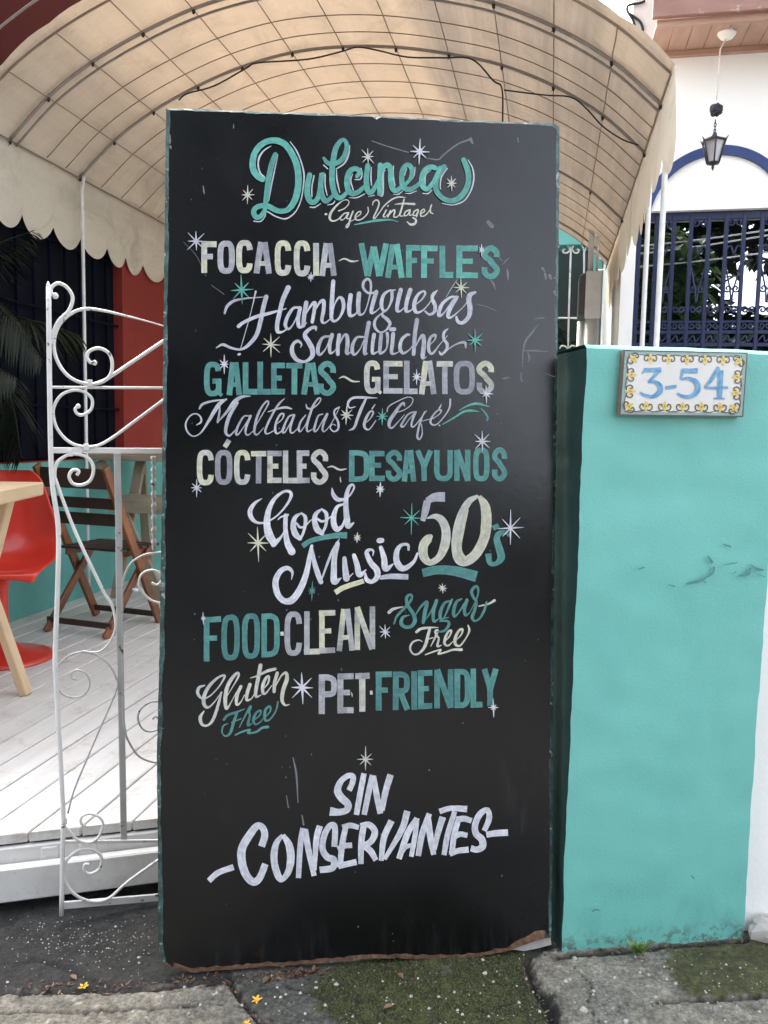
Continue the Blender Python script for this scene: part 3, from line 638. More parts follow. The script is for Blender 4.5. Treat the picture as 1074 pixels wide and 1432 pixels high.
def fleur(x, y, ang, s=1.0):
    global li
    ca_, sa = cos(ang), sin(ang); T = lambda u, v: (x + s * (u * ca_ - v * sa), y + s * (u * sa + v * ca_))
    def rb(mb, pts, mi=0):
        global li
        li += 1; ribbon(gb_, tmap, -pin, [(*T(u, v), w * s) for u, v, w in pts], .0016 + li * .000006, True, True, seg=4, mi=mb)
    for sg in (-1, 1):
        rb(bb, [(0, -16, 6), (sg * 22, -22, 8), (sg * 40, -8, 8), (sg * 38, 14, 8), (sg * 22, 18, 9), (sg * 18, 6, 7)])
        rb(by, [(sg * 3, 2, 10), (sg * 14, 8, 18), (sg * 22, 2, 8)])
    rb(by, [(0, -28, 8), (0, -16, 18), (0, -6, 12)]); rb(by, [(0, 6, 12), (0, 22, 20), (0, 36, 7)])
    rb(bo, [(0, -8, 14), (0, 6, 12)])
def edge_pts(a, e, fr_): return [c4[a] + (c4[e] - c4[a]) * f for f in fr_]
for p in edge_pts(0, 1, (.215, .36, .51, .655, .80)): fleur(p[0], p[1] + 52, 0.02)
for p in edge_pts(3, 2, (.215, .365, .51, .66, .81)): fleur(p[0], p[1] - 60, pi + .02)
for p in edge_pts(0, 3, (.38, .63)): fleur(p[0] + 58, p[1], -pi / 2)
for p in edge_pts(1, 2, (.38, .63)): fleur(p[0] - 58, p[1], pi / 2)
for p, a in zip(c4, (-pi / 4, pi / 4, 3 * pi / 4, -3 * pi / 4)):
    cen = sum(c4) / 4; d = np.array([np.sign(cen[0] - p[0]) * 62, np.sign(cen[1] - p[1]) * 56]); fleur(p[0] + d[0], p[1] + d[1], a)
# the scrolling line that links the flowers
def scroll(a, e, n, off, sg):
    A_, B_ = c4[a], c4[e]; nn = np.array([-(B_ - A_)[1], (B_ - A_)[0]]); nn /= np.linalg.norm(nn); pts = []
    for i in range(n * 8 + 1):
        f = .06 + .88 * i / (n * 8); p = A_ + (B_ - A_) * f + nn * (off + 13 * abs(sin(pi * (f - .06) / .88 * n)) * sg); pts.append((p[0], p[1], 6))
    ribbon(gb_, tmap, -pin, pts, .0012, True, True, seg=2, mi=bb)
scroll(0, 1, 6, 42, -1); scroll(1, 2, 3, 42, -1); scroll(2, 3, 6, 42, -1); scroll(3, 0, 3, 42, -1)
gb_.build('glazed_face', [M['tile_grey'], M['tile_white'], M['tile_brown'], M['tile_yellow'], M['tile_orange']], tn)
NUM = [('three', [[(240, 180, 30), (300, 180, 30), (356, 178, 34)], [(340, 186, 24), (308, 222, 22), (270, 260, 16)], [(268, 262, 12), (310, 258, 24), (345, 285, 36), (345, 325, 36), (305, 356, 26), (255, 352, 22), (212, 330, 16)], [(228, 205, 8), (250, 172, 16)]]),
       ('hyphen', [[(383, 300, 22), (425, 294, 24), (458, 288, 20)]]),
       ('five', [[(500, 178, 22), (494, 210, 20), (486, 242, 14)], [(496, 184, 32), (550, 186, 32), (600, 184, 36)], [(486, 242, 12), (540, 236, 24), (590, 262, 36), (600, 310, 38), (565, 352, 30), (510, 358, 24), (462, 336, 14)], [(588, 200, 14), (600, 172, 8)]]),
       ('four', [[(756, 182, 34), (750, 270, 36), (745, 366, 34)], [(706, 371, 10), (745, 369, 13), (780, 372, 10)], [(735, 158, 16), (730, 185, 30), (690, 245, 26), (650, 292, 14)], [(645, 298, 15), (720, 300, 18), (802, 296, 16)]])]
li = 0
for nm, st_ in NUM:
    b = MB()
    for q in st_: ribbon(b, tmap, -pin, q, .0018 + li * .00005, True, False); li += 1
    b.build('numeral', M['tile_blue'], tn)

# weed, low white wall, stones
wp = atz(893, 1327, 0); wd_ = MB()
for i in range(26): leafquad(wd_, (rng.gauss(0, .009), rng.gauss(0, .003), gz(*wp[:2])), rng.uniform(.018, .042), rng.uniform(.006, .012), rng.uniform(0, 6.3), rng.uniform(.4, 1.45), 0, rng.random())
tag(wd_.build('weed', M['weed'], tint=True, loc=(wp[0], wp[1] - .012, .006)), 'small bright green weed sprouting at the foot of the pillar', 'weed')
ww = thing('low_wall', pr + pd * 1.2 + pin * .03, 'low whitewashed garden wall running on from the teal pillar', 'wall')
b = MB(); c0 = pr + pd * .004 + pin * .025; wavegrid(b, c0 - ZV * .03, pd * 4.0, ZV * 1.38, 60, 30, -pin, .006)
b.box(c0 + pd * 2.0 + pin * .11 + ZV * .665, pd * 2.0, pin * .098, ZV * .69); b.build('wall_render', M['white_wall'], ww)
def stone(px, py, sz, label):
    p = atz(px, py, 0); b = MB(); n = 9; rows = []
    for j, (rr, z) in enumerate(((1, -.1), (1.02, .25), (.85, .6), (.5, .85), (0.05, .92))):
        for i in range(n):
            a = 2 * pi * i / n; q = rr * (1 + .28 * nz(cos(a) * 2 + px, sin(a) * 2, z * 2)); rows.append((sz * q * cos(a), sz * q * sin(a) * .8, z * sz * (1 + .2 * nz(a, px))))
    b.add(rows, [(j * n + i, j * n + (i + 1) % n, (j + 1) * n + (i + 1) % n, (j + 1) * n + i) for j in range(4) for i in range(n)] + [tuple(4 * n + i for i in range(n))], smooth=False)
    tag(b.build('stone', M['stone'], loc=(p[0], p[1], 0)), label, 'stone', 'stones at the foot of the white wall')
stone(1076, 1306, .050, 'large pale rough stone leaning at the foot of the white wall')
stone(1058, 1303, .022, 'small grey stone between the teal pillar and the large pale stone')

# ================================================================== GARDEN GATE (white scrollwork)
ga = atz(85, 1275, .02); gb = atz(222, 1250, .02); gdir = gb - ga; gdir /= np.linalg.norm(gdir); gn = np.array([gdir[1], -gdir[0], 0.0])  # gn towards the street
def gp(px, py, off=0.0): return onplane(px, py, ga, gn) + gn * off
K5 = 4.475
def c4(pts): return [(x / K5, 370 + y / K5) for x, y in pts]
def c5(pts): return [(x / K5, 600 + y / K5) for x, y in pts]
def c6(pts): return [(x / K5, 860 + y / K5) for x, y in pts]
def c7(pts): return [(x / 3.58, 1112 + y / 3.58) for x, y in pts]
gate = thing('garden_gate', ga, 'white wrought iron scrollwork gate standing open at the left of the board', 'gate')
MPP = 2.03 / FPX
def rod(name, pts, wpx, mat='white_metal', off=0.0, smooth=True, n=8, seg=5):
    b = MB(); P = [(p[0], p[1], (wpx if np.isscalar(wpx) else wpx[i])) for i, p in enumerate(pts)]
    P = crs(P, seg) if smooth and len(P) > 2 else [np.array(p, float) for p in P]
    b.tube([gp(p[0], p[1], off) for p in P], [p[2] * MPP / 2 for p in P], n); return b.build(name, M[mat], gate)
rod('post', [(68, 402), (69.5, 549), (72.5, 667), (81.5, 738), (80.5, 823), (77, 920), (79.5, 972), (88, 1128), (88, 1168), (86, 1278)], 6.6, off=.006)
rod('finial', [(68, 404), (67.5, 399), (67.2, 394)], [6, 5, 1.5], off=.006)
def ball(name_parent, px, py, rpx, b, off=0.0):
    c_ = gp(px, py, off); R = rpx * MPP; b.lathe(c_, [(R * sin(a), -R * cos(a)) for a in np.linspace(0.02, pi - .02, 8)], 10)
sc1 = c4([(345, 195), (322, 180), (322, 145), (365, 118), (420, 145), (455, 210), (430, 290), (370, 350), (332, 430), (322, 500)])
rod('scroll', sc1, 4.8, off=.003)
for (x, y, r_) in ((347 / K5, 370 + 197 / K5, 4.2), (592 / K5, 370 + 615 / K5, 3.6), (489 / K5, 370 + 886 / K5, 3.4)):
    b = MB(); ball('x', x, y, r_, b, .003); b.build('scroll_knob', M['white_metal'], gate)
rod('scroll', c4([(1030, 387), (900, 350), (800, 325), (650, 290), (530, 278), (440, 310), (370, 380), (338, 480), (350, 580), (400, 670), (470, 725), (560, 748), (640, 735), (690, 690), (702, 620), (680, 555), (620, 524), (560, 542), (545, 580), (565, 612), (590, 615)]), [2, 2.2, 3, 4, 4.4] + [4.7] * 16, off=.002)
rod('brace', c4([(590, 748), (660, 722), (1030, 474)]), 5.0, off=-.003, smooth=False)
rod('rail', c4([(320, 768), (1040, 772)]), 3.8, smooth=False)
rod('scroll', c4([(489, 886), (470, 905), (485, 935), (520, 940), (570, 905), (574, 840), (520, 795), (450, 788), (380, 820), (338, 890), (335, 955), (360, 1030), (420, 1100), (500, 1136), (600, 1136), (700, 1085), (850, 975), (1035, 838)]), 4.2, off=.004)
def flat(name, pts, wpx, mat, off, dep=.006):
    b = MB()
    for p, q in zip(pts[:-1], pts[1:]): b.bar(gp(*p, off), gp(*q, off), wpx * MPP, dep, np.cross(gp(*q) - gp(*p), gn), 0, .0012)
    return b.build(name, M[mat], gate)
flat('rail', c4([(322, 1162), (1040, 1166)]), 8, 'white_metal', .0)
rod('scroll', c5([(480, 290), (492, 262), (455, 256), (433, 295), (455, 340), (510, 350), (565, 320), (585, 250), (560, 190), (500, 160), (430, 160), (362, 205), (342, 280), (360, 350), (470, 640), (640, 1000), (700, 1100), (722, 1200), (715, 1270), (680, 1340), (630, 1385), (580, 1395), (510, 1385)]), [4.6] * 16 + [4.2, 3.6, 3, 2.6, 2.6, 2.4, 2.2], off=.003)
flat('upright_bar', [(164, 634), (166.5, 745), (167, 823), (168.5, 920), (169.5, 972), (173.5, 1179)], 9.2, 'grey_metal', -.006)
tw = MB(); tpts = [(214.6 + .9 * i / 60, 638 + 132 * i / 60) for i in range(61)]
tw.tube([gp(*p, -.004) for p in tpts], [MPP * 3.6 * (1 + .22 * sin(i * .82)) for i in range(61)], 4, twist=.41); tw.build('twisted_bar', M['grey_metal'], gate)
rod('scroll', c5([(1040, 772), (980, 776), (900, 790), (820, 840), (780, 920), (766, 1000), (766, 1300), (770, 1750), (782, 1880), (800, 1945), (860, 2040), (940, 2082), (1040, 2092)]), 3.2, 'grey_metal', off=-.002)
rod('scroll', c5([(1030, 1090), (985, 1085), (930, 1060), (872, 985), (885, 910), (950, 882), (1000, 905), (1012, 945), (985, 975), (950, 962)]), 3.4, 'white_metal')
rod('scroll', c6([(1030, 535), (985, 540), (940, 545), (880, 590), (863, 650), (890, 710), (940, 730), (990, 712), (1006, 670), (975, 635), (955, 652)]), 3.0, 'grey_metal')
rod('scroll', c6([(480, 405), (450, 395), (450, 360), (490, 345), (540, 370), (563, 430), (535, 490), (470, 517), (400, 500), (357, 450), (345, 380), (370, 310), (430, 255), (510, 233), (600, 250), (680, 310), (724, 390), (728, 470), (600, 770), (470, 1080), (425, 1240)]), 2.7, 'grey_metal')
rod('scroll', c7([(428, 152), (405, 135), (410, 105), (450, 90), (500, 110), (515, 150), (490, 210), (440, 235), (380, 215), (330, 155)]), 4.2, off=.003)
rod('scroll', c7([(445, 345), (424, 345), (424, 378), (455, 390), (500, 362), (506, 305), (460, 268), (390, 275), (330, 330), (320, 400), (350, 470), (410, 515), (480, 530), (550, 510), (640, 430), (810, 308)]), 4.6, off=.003)
flat('rail', c7([(325, 236), (810, 230)]), 4.6, 'white_metal', -.002)
flat('rail', c7([(310, 555), (810, 513)]), 11, 'white_metal', -.003)
for q in c4([(562, 742)]) + c4([(540, 1142)]) + c5([(440, 150)]) + c6([(405, 1285)]):
    b = MB(); b.box(gp(*q, .004), gdir * .006, gn * .004, ZV * .008, 0, .001); b.build('weld_plate', M['white_metal'], gate)

# ================================================================== DECK
DZ = 0.18
e0 = atz(0, 1169, DZ); e1 = atz(218, 1145, DZ); ed = (e1 - e0) / np.linalg.norm(e1 - e0); en = np.array([ed[1], -ed[0], 0])   # en to the street
def edge_t(s):   # t of the deck's front edge at s
    sa, ta, sb, tb = e0 @ AC, e0 @ AX, e1 @ AC, e1 @ AX; return ta + (s - sa) * (tb - ta) / (sb - sa)
deck = thing('wooden_deck', W(-1.2, 4, 0), 'white painted plank deck under the arched awning', 'deck')
b = MB(); pwid = .116; s = -2.74
offs = (-1.423 + 2.74) % pwid; s = -2.74 - pwid + offs
while s < .36:
    a, c_ = s + .0032, s + pwid - .0032; gap = .006 * rng.random()
    ta, tb = edge_t(a) + gap, edge_t(c_) + gap; T1 = 8.68; zz = DZ + rng.uniform(-.0012, .0012); hh = .026
    q = [W(a, ta, zz), W(c_, tb, zz), W(c_, T1, zz), W(a, T1, zz)]; ch = .0035
    tpq = [W(a + ch, ta, zz), W(c_ - ch, tb, zz), W(c_ - ch, T1, zz), W(a + ch, T1, zz)]; sd_ = [p - ZV * ch for p in q]; lo = [p - ZV * hh for p in q]
    o_ = rng.random() * 9
    uv4 = [(o_ + ta, s * 7.1), (o_ + tb, s * 7.1 + .116), (o_ + T1, s * 7.1 + .116), (o_ + T1, s * 7.1)]
    b.add(tpq + sd_ + lo, [(0, 1, 2, 3)] + [(i, (i + 1) % 4, (i + 1) % 4 + 4, i + 4) for i in range(4)] + [(i + 4, (i + 1) % 4 + 4, (i + 1) % 4 + 8, i + 8) for i in range(4)], 0, uv4 * 3)
    s += pwid
b.build('planking', M['deck'], deck)
ex = lambda u: e0 + ed * u
b = MB(); b.bar(ex(-1.8) - ZV * .058 - en * .004, ex(.62) - ZV * .058 - en * .004, .050, .022, ZV, 0, .003); b.build('edge_board', M['white_board'], deck)
b = MB(); b.bar(ex(-1.8) + en * .028 - ZV * .1165, ex(1.0) + en * .028 - ZV * .1165, .092, .030, ZV, 0, .004); b.build('lower_beam', M['white_board'], deck)
for u in (.12, .215, -.4, -.9): 
    b = MB(); b.box(ex(u) - ZV * .085 - en * .006, ed * .022, en * .016, ZV * .045, 0, .003); b.build('spacer_block', M['white_board'], deck)
b = MB(); b.bar(ex(-1.9) - en * .09 - ZV * .11, ex(1.0) - en * .09 - ZV * .11, .13, .01, ZV, 0, 0); b.build('under_deck_shade', M['black'], deck)  # near-black sheet painted as the shade under the deck

# ================================================================== AWNING
HE = 2.68
PROF = [(-2.74, 2.68), (-2.52, 2.874), (-2.275, 3.026), (-2.006, 3.145), (-1.745, 3.232), (-1.457, 3.288), (-1.173, 3.298), (-0.883, 3.275), (-0.599, 3.223), (-0.321, 3.148), (-0.054, 3.029), (0.199, 2.871), (0.412, 2.679)]
PC = [np.array(p) for p in crs(PROF, 5)]
T0, T1 = 3.555, 7.62
aw = thing('arched_awning', W(-1.16, 3.8, DZ), 'cream cloth barrel arch awning on a pipe frame with scalloped sides', 'awning')
nT = 64
b = MB(); vs = []; uvs = []; cl = []
prof_n = []
for i, p in enumerate(PC):
    a = PC[max(i - 1, 0)]; c_ = PC[min(i + 1, len(PC) - 1)]; d = c_ - a; d /= np.linalg.norm(d); prof_n.append(np.array([-d[1], d[0]]))
for j in range(nT + 1):
    t = T0 + (T1 - T0) * j / nT
    fr_ = ((t - 3.9) / .3) % 1.0
    sag = .024 * sin(pi * fr_)
    for i, (p, n_) in enumerate(zip(PC, prof_n)):
        q = p + n_ * (.016 + sag * .5 + .010 * nz(p[0] * 3, t * 2.2) + .010 * abs(sin(pi * i / 5)) - .006)
        vs.append(W(q[0], t, q[1])); uvs.append((p[0] + 4, t))
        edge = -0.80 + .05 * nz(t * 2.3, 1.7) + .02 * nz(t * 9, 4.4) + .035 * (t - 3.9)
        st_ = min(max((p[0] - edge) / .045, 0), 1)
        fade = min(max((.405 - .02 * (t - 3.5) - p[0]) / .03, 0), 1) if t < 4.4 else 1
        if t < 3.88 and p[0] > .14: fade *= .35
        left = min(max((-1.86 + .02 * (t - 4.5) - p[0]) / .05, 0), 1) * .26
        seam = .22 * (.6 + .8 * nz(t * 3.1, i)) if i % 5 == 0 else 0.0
        cl.append((min(1.0, max(st_ * fade, left) + max(0, seam)),) * 3)  # left and right bands are shade painted into the cloth; seams add dirt
m = len(PC)
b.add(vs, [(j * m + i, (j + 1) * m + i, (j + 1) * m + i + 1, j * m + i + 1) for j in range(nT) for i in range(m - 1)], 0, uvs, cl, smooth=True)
ao = b.build('cloth_roof', M['cloth'], aw, tint=True, attr='stain_shade')
def valance(name, s0, sgn, kink, drop, label):
    b = MB(); vs = []; uvs = []; cl = []; N = 300; per = .27
    for j in range(N + 1):
        t = T0 + (T1 - T0) * j / N; ph_ = ((t - T0) / per) % 1.0; k_ = int((t - T0) / per)
        sc_ = abs(sin(pi * ph_)) ** .55; bot = drop - .11 + (.11 + .02 * nz(k_, 3.0)) * sc_
        fold = .018 * sin(t * 7 + 1.5 * sin(t * 2.1)) + .014 * nz(t * 4, s0)
        for i in range(9):
            f = i / 8
            if i <= 2: z = HE + .022 - (kink + .022) * i / 2; ss = s0 + sgn * (-.002 + (.06 if kink > .05 else .012) * i / 2)
            else:
                f2 = (i - 2) / 6; z = HE - kink - (bot - kink) * f2; ss = s0 + sgn * (.058 if kink > .05 else .010) + fold * f2 * (1 if kink > .05 else .7)
            vs.append(W(ss, t, z)); uvs.append((f * .6 + 9, t)); cl.append((.25 if i < 2 else .0,) * 3)
    b.add(vs, [(j * 9 + i, (j + 1) * 9 + i, (j + 1) * 9 + i + 1, j * 9 + i + 1) for j in range(N) for i in range(8)], 0, uvs, cl, smooth=True)
    tag(b.build(name, M['valance'], aw, tint=True, attr='stain_shade'), label)
valance('scalloped_valance', -2.74, -1, .13, .42, 'pale scalloped valance along the red house side')
valance('scalloped_valance', .415, 1, .01, .36, 'scalloped valance hanging on the white house side')
def hoop(name, t, r_, mat, dz=0.0, lo=0):
    b = MB(); b.tube([W(p[0], t + .004 * nz(p[0] * 3, t), p[1] + dz) for p in PC], r_, 6); return b.build(name, M[mat], aw)
for t in (3.905, 4.545, 5.9, 7.25):
    hoop('pipe_hoop', t, .0085, 'pipe', -.004); 
hoop('pipe_hoop', 3.95, .006, 'pipe', -.022)
hoop('edge_rod', 3.60, .0055, 'rod')
for t in (4.22, 4.40, 4.78, 5.02, 5.26, 5.52, 6.16, 6.42, 6.70, 6.96, 7.5): hoop('thin_rod', t, .0026, 'rod', .004)
for i, (s_, z_) in enumerate(PROF):
    b = MB(); n_ = 34
    b.tube([W(s_ + .003 * nz(i, q * .7), T0 + .03 + (T1 - T0 - .06) * q / n_, z_ - .010 + .003 * nz(q * .9, i + 9)) for q in range(n_ + 1)], .0028 if 0 < i < 12 else .005, 5)
    b.build('purlin', M['rod'], aw)
for t in (3.905, 4.545, 5.9):
    for s_, z_ in PROF:
        b = MB(); b.lathe(W(s_, t, z_ - .012), [(.002, -.018), (.007, -.012), (.009, .003), (.002, .014)], 6)
        b.tube([W(s_, t, z_ - .02), W(s_ + rng.uniform(-.02, .02), t + rng.uniform(-.02, .02), z_ - rng.uniform(.022, .034))], .0014, 4); b.build('wire_tie', M['cable'], aw)
for (s_, t, zb, lab) in ((-2.73, 4.545, DZ, None), (.452, 3.97, 0, None), (.452, 4.60, 0, None)):
    b = MB(); r_ = .0105 if s_ < 0 else .013
    b.tube([W(s_, t, zb), W(s_, t, 1.4), W(s_, t, HE - .08), W(s_ * .995, t, HE)], r_, 8); b.build('pole', M['pole_white'], aw)
# rod laced outside the left front edge
b = MB(); b.tube([W(p[0] - .04, 3.44, p[1] + .035) for p in PC[:24]], .006, 5); b.build('lacing_rod', M['pipe'], aw)
def loosecable(name, pxs, t0s, r_, label):
    b = MB(); P = []
    for (px, py), t in zip(pxs, t0s):
        P.append(onplane(px, py, AX * t, AX))
    b.tube([q[:3] for q in crs([tuple(p) for p in P], 6)], r_, 5); tag(b.build(name, M['cable']), label, 'cable')
loosecable('electric_cable', [(250, 140), (262, 131), (300, 120), (345, 95), (360, 88), (430, 83), (478, 72), (500, 66), (530, 71), (570, 80), (620, 81), (660, 83), (690, 113), (702, 124), (703, 172)], [4.5] * 11 + [4.48, 4.45, 4.42, 4.38], .0045, 'thin black cable drooping under the awning hoop above the board')
loosecable('electric_cable', [(705, 126), (760, 133), (798, 136), (820, 152), (842, 176), (870, 195), (893, 203)], [4.42, 4.5, 4.52, 4.5, 4.5, 4.5, 4.5], .004, 'thin cable along the right half of the awning hoop')

# ================================================================== RED HOUSE (left)
SW = -2.83; RT0, RT1, RZ = 2.2, 8.7, 4.2
rh = thing('red_house', W(SW - 1.5, 5, 0), 'red painted house wall with teal base along the left of the deck', 'house')
GR = (2.9, 5.18, 1.035, 2.75)
b = MB(); th = 3.0
def wallbox(b, t0, t1, z0, z1, s_=SW, dep=th): b.box(W(s_ - dep / 2, (t0 + t1) / 2, (z0 + z1) / 2), AC * dep / 2, AX * (t1 - t0) / 2, ZV * (z1 - z0) / 2)
wallbox(b, RT0, RT1, GR[3], 2.82); wallbox(b, RT0, GR[0], 0, GR[3]); wallbox(b, GR[1], RT1, 0, GR[3]); wallbox(b, GR[0], GR[1], 0, GR[2])
b.box(W(SW - 1.5, (GR[0] + GR[1]) / 2, (GR[2] + GR[3]) / 2), AC * 1.3, AX * (GR[1] - GR[0]) / 2, ZV * (GR[3] - GR[2]) / 2)
b.build('wall', M['red_wall'], rh)
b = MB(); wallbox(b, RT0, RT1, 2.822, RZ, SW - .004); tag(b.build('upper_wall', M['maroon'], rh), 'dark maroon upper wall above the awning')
b = MB(); wallbox(b, RT0 + .3, RT1, 0.0, 1.03, SW + .02, .018); b.build('teal_plinth', M['teal_plain'], rh)
b = MB(); wallbox(b, GR[0] + .01, GR[1] - .01, GR[2] + .01, GR[3] - .01, SW - .06, .02); b.build('shutter_panel', M['night'], rh)
b = MB()
tt = GR[0] + .12
while tt < GR[1]:
    b.bar(W(SW - .035, tt, GR[2] + .01), W(SW - .035, tt, GR[3] - .01), .012, .018, AX, 0, .002); tt += .155
for z in (1.35, 1.9, 2.30): b.bar(W(SW - .03, GR[0] + .01, z), W(SW - .03, GR[1] - .01, z), .014, .014, ZV, 0, .002)
b.build('shutter_bar', M['night_bar'], rh)

# ================================================================== TEAL HOUSE (end of the deck)
TB = 8.74
th_ = thing('teal_house', W(-1, TB, 0), 'teal house front closing the far end of the awning', 'house')
op = (-.10, .34, DZ, 3.13)
b = MB()
def fbox(b, s0, s1, z0, z1, t=TB, dep=.3): b.box(W((s0 + s1) / 2, t + dep / 2, (z0 + z1) / 2), AC * (s1 - s0) / 2, AX * dep / 2, ZV * (z1 - z0) / 2)
fbox(b, -5.9, op[0], 0, 4.0); fbox(b, op[1], .44, 0, 4.0); fbox(b, op[0], op[1], op[3], 4.0); fbox(b, op[0], op[1], 0, op[2])
b.build('wall', M['teal_plain'], th_)
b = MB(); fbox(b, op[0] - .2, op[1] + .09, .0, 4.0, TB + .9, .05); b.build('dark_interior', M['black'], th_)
def bw(px, py, off=0.0): return onplane(px, py, AX * (TB + .06), AX)
b = MB(); k1 = bw(798, 345)[2]
def bt(pts, r_): b.tube([q for q in crs([tuple(bw(*p)) for p in pts], 5)], r_, 6)
C3 = lambda pts: [(770 + x / 7.16, 320 + y / 7.16) for x, y in pts]
bt(C3([(205, 150), (190, 600), (175, 1200), (170, 2400)]), .011); bt(C3([(335, 200), (335, 440), (325, 900), (310, 1200), (300, 2400)]), .011); bt(C3([(60, 200), (45, 900), (30, 2400)]), .011)
bt(C3([(0, 890), (90, 893), (420, 897)]), .010)
bt(C3([(205, 190), (175, 235), (135, 240), (120, 215), (145, 205)]), .009); bt(C3([(205, 190), (235, 235), (270, 240), (285, 212), (260, 205)]), .009)
bt(C3([(195, 205), (160, 160), (115, 150), (60, 200)]), .009); bt(C3([(210, 205), (240, 160), (285, 150), (325, 190), (338, 230)]), .009); bt(C3([(338, 230), (360, 180), (400, 165)]), .009)
bt(C3([(90, 1200), (110, 1172), (150, 1180), (175, 1205), (210, 1172), (250, 1180), (255, 1200)]), .009)
b.build('scroll_grille', M['white_metal'], th_)
tag(th_, 'teal house front with white scrolled iron door closing the far end of the awning')

# ================================================================== WHITE HOUSE (right)
TF = 6.3; nA = AX
wh = thing('white_house', W(2, TF, 0), 'white house front with blue arch moulding and wooden eave behind the pillar', 'house')
def fp(px, py, t=TF): return onplane(px, py, AX * t, AX)
def fs_(px, py, t=TF): q = fp(px, py, t); return q @ AC, q[2]
SL = .452; s_open = fs_(886, 420)[0]; z_lint = fs_(990, 293)[1]; s_r = s_open + 1.36; ZT = 4.75
b = MB()
fbox(b, SL, s_open, 0, ZT, TF, 3.0); fbox(b, s_open, 6, z_lint, ZT, TF, .35); fbox(b, s_r, 6, 0, z_lint, TF, .35); fbox(b, s_open, s_r, 0, .95, TF, .35)
b.build('wall', M['white_wall'], wh)
apx = fs_(1007, 204); foot = fs_(919, 250); ddx = apx[0] - foot[0]; ddz = apx[1] - foot[1]; RA = (ddx ** 2 + ddz ** 2) / (2 * ddz); cz = apx[1] - RA; rin = RA - .062
b = MB(); vs = []; n_ = 48
a0 = math.asin(min(1, max(-1, (z_lint - cz) / RA))) + .0
for i in range(n_ + 1):
    a = a0 + (pi - 2 * a0) * i / n_
    for r_ in (rin, RA):
        for t in (TF - .022, TF + .01): vs.append(W(apx[0] + r_ * cos(a), t, cz + r_ * sin(a)))
b.add(vs, [f for i in range(n_) for f in ((4 * i, 4 * i + 4, 4 * i + 6, 4 * i + 2), (4 * i + 2, 4 * i + 6, 4 * i + 7, 4 * i + 3), (4 * i, 4 * i + 1, 4 * i + 5, 4 * i + 4))])
fixn(b.build('arch_moulding', M['navy_arch'], wh))
z_s = fs_(1000, 70)[1]; sl0 = fs_(908, 60)[0]
TO = 5.90
b = MB(); n_pl = 46; 
for i in range(n_pl):
    sa = sl0 + (6 - sl0) * i / n_pl; sb = sl0 + (6 - sl0) * (i + 1) / n_pl - .004; o_ = rng.random() * 5
    q = [W(sa, TO, z_s), W(sb, TO, z_s), W(sb, TF, z_s), W(sa, TF, z_s)]; q = q + [p + ZV * .02 for p in q]
    b.add(q, [(3, 2, 1, 0), (0, 1, 5, 4), (1, 2, 6, 5), (2, 3, 7, 6), (3, 0, 4, 7)], 0, [(o_, sa), (o_, sb), (o_ + .4, sb), (o_ + .4, sa)] * 2)
b.build('soffit', M['soffit'], wh)
b = MB(); b.bar(W(sl0, TF - .02, z_s - .02), W(6, TF - .02, z_s - .02), .04, .035, ZV, 0, .004); b.bar(W(sl0, TO - .01, z_s + .01), W(6, TO - .01, z_s + .01), .05, .03, ZV, 0, .004); b.build('soffit_trim', M['soffit'], wh)
b = MB(); b.bar(W(sl0 - .03, TO - .05, z_s + .30), W(6, TO - .05, z_s + .30), .54, .04, ZV, 0, .004); b.build('fascia_board', M['fascia'], wh)
# roof slab over the eave
b = MB(); b.add([W(sl0 - .05, TO - .1, z_s + .57), W(6, TO - .1, z_s + .57), W(6, TF + 3, z_s + 1.9), W(sl0 - .05, TF + 3, z_s + 1.9)], [(0, 1, 2, 3)]); b.build('roof', M['fascia'], wh)
# window grille, an iron piece set in the opening
wg = MB(); T_g = TF + .05
def gl(mb, pts, r_): mb.tube([q for q in crs([tuple(fp(p[0], p[1], T_g)) for p in pts], 5)], r_, 5)
C8 = lambda pts: [(880 + x / 5.536, 260 + y / 5.536) for x, y in pts]
bars = MB(); rails = MB(); scr = MB()
zb, zt = .95, z_lint; sb0 = fs_(914.5, 400, T_g)[0]; pit = fs_(938.4, 400, T_g)[0] - sb0
for i in range(-1, 10):
    s_ = sb0 + pit * i
    if s_ < s_open + .01 or s_ > s_r - .01: continue
    bars.bar(W(s_, T_g, zb), W(s_, T_g, zt - .02), .027, .022, AC, 0, .003)
for (py, hh_, ) in ((302, .055), (450, .018), (464.5, .028), (482, .028)):
    z = fs_(980, py, T_g)[1]; rails.bar(W(s_open, T_g + .004, z), W(s_r, T_g + .004, z), hh_, .016, ZV, 0, .003)
rails.bar(W(s_open + .012, T_g, zb), W(s_open + .012, T_g, zt), .03, .03, AC, 0, .003); rails.bar(W(s_r - .012, T_g, zb), W(s_r - .012, T_g, zt), .03, .03, AC, 0, .003)
for base in (360, 510, 620, 755, 885, 1015):
    pass
zsc = lambda py: fs_(980, py, T_g)[1]
def curl(sc_, zc, R, sg, sv):
    scr.tube([W(sc_ + sg * R * (1 - q / 17 * .75) * cos(q * .45) , T_g, zc + sv * R * (1 - q / 17 * .75) * sin(q * .45)) for q in range(18)], .0065, 5)
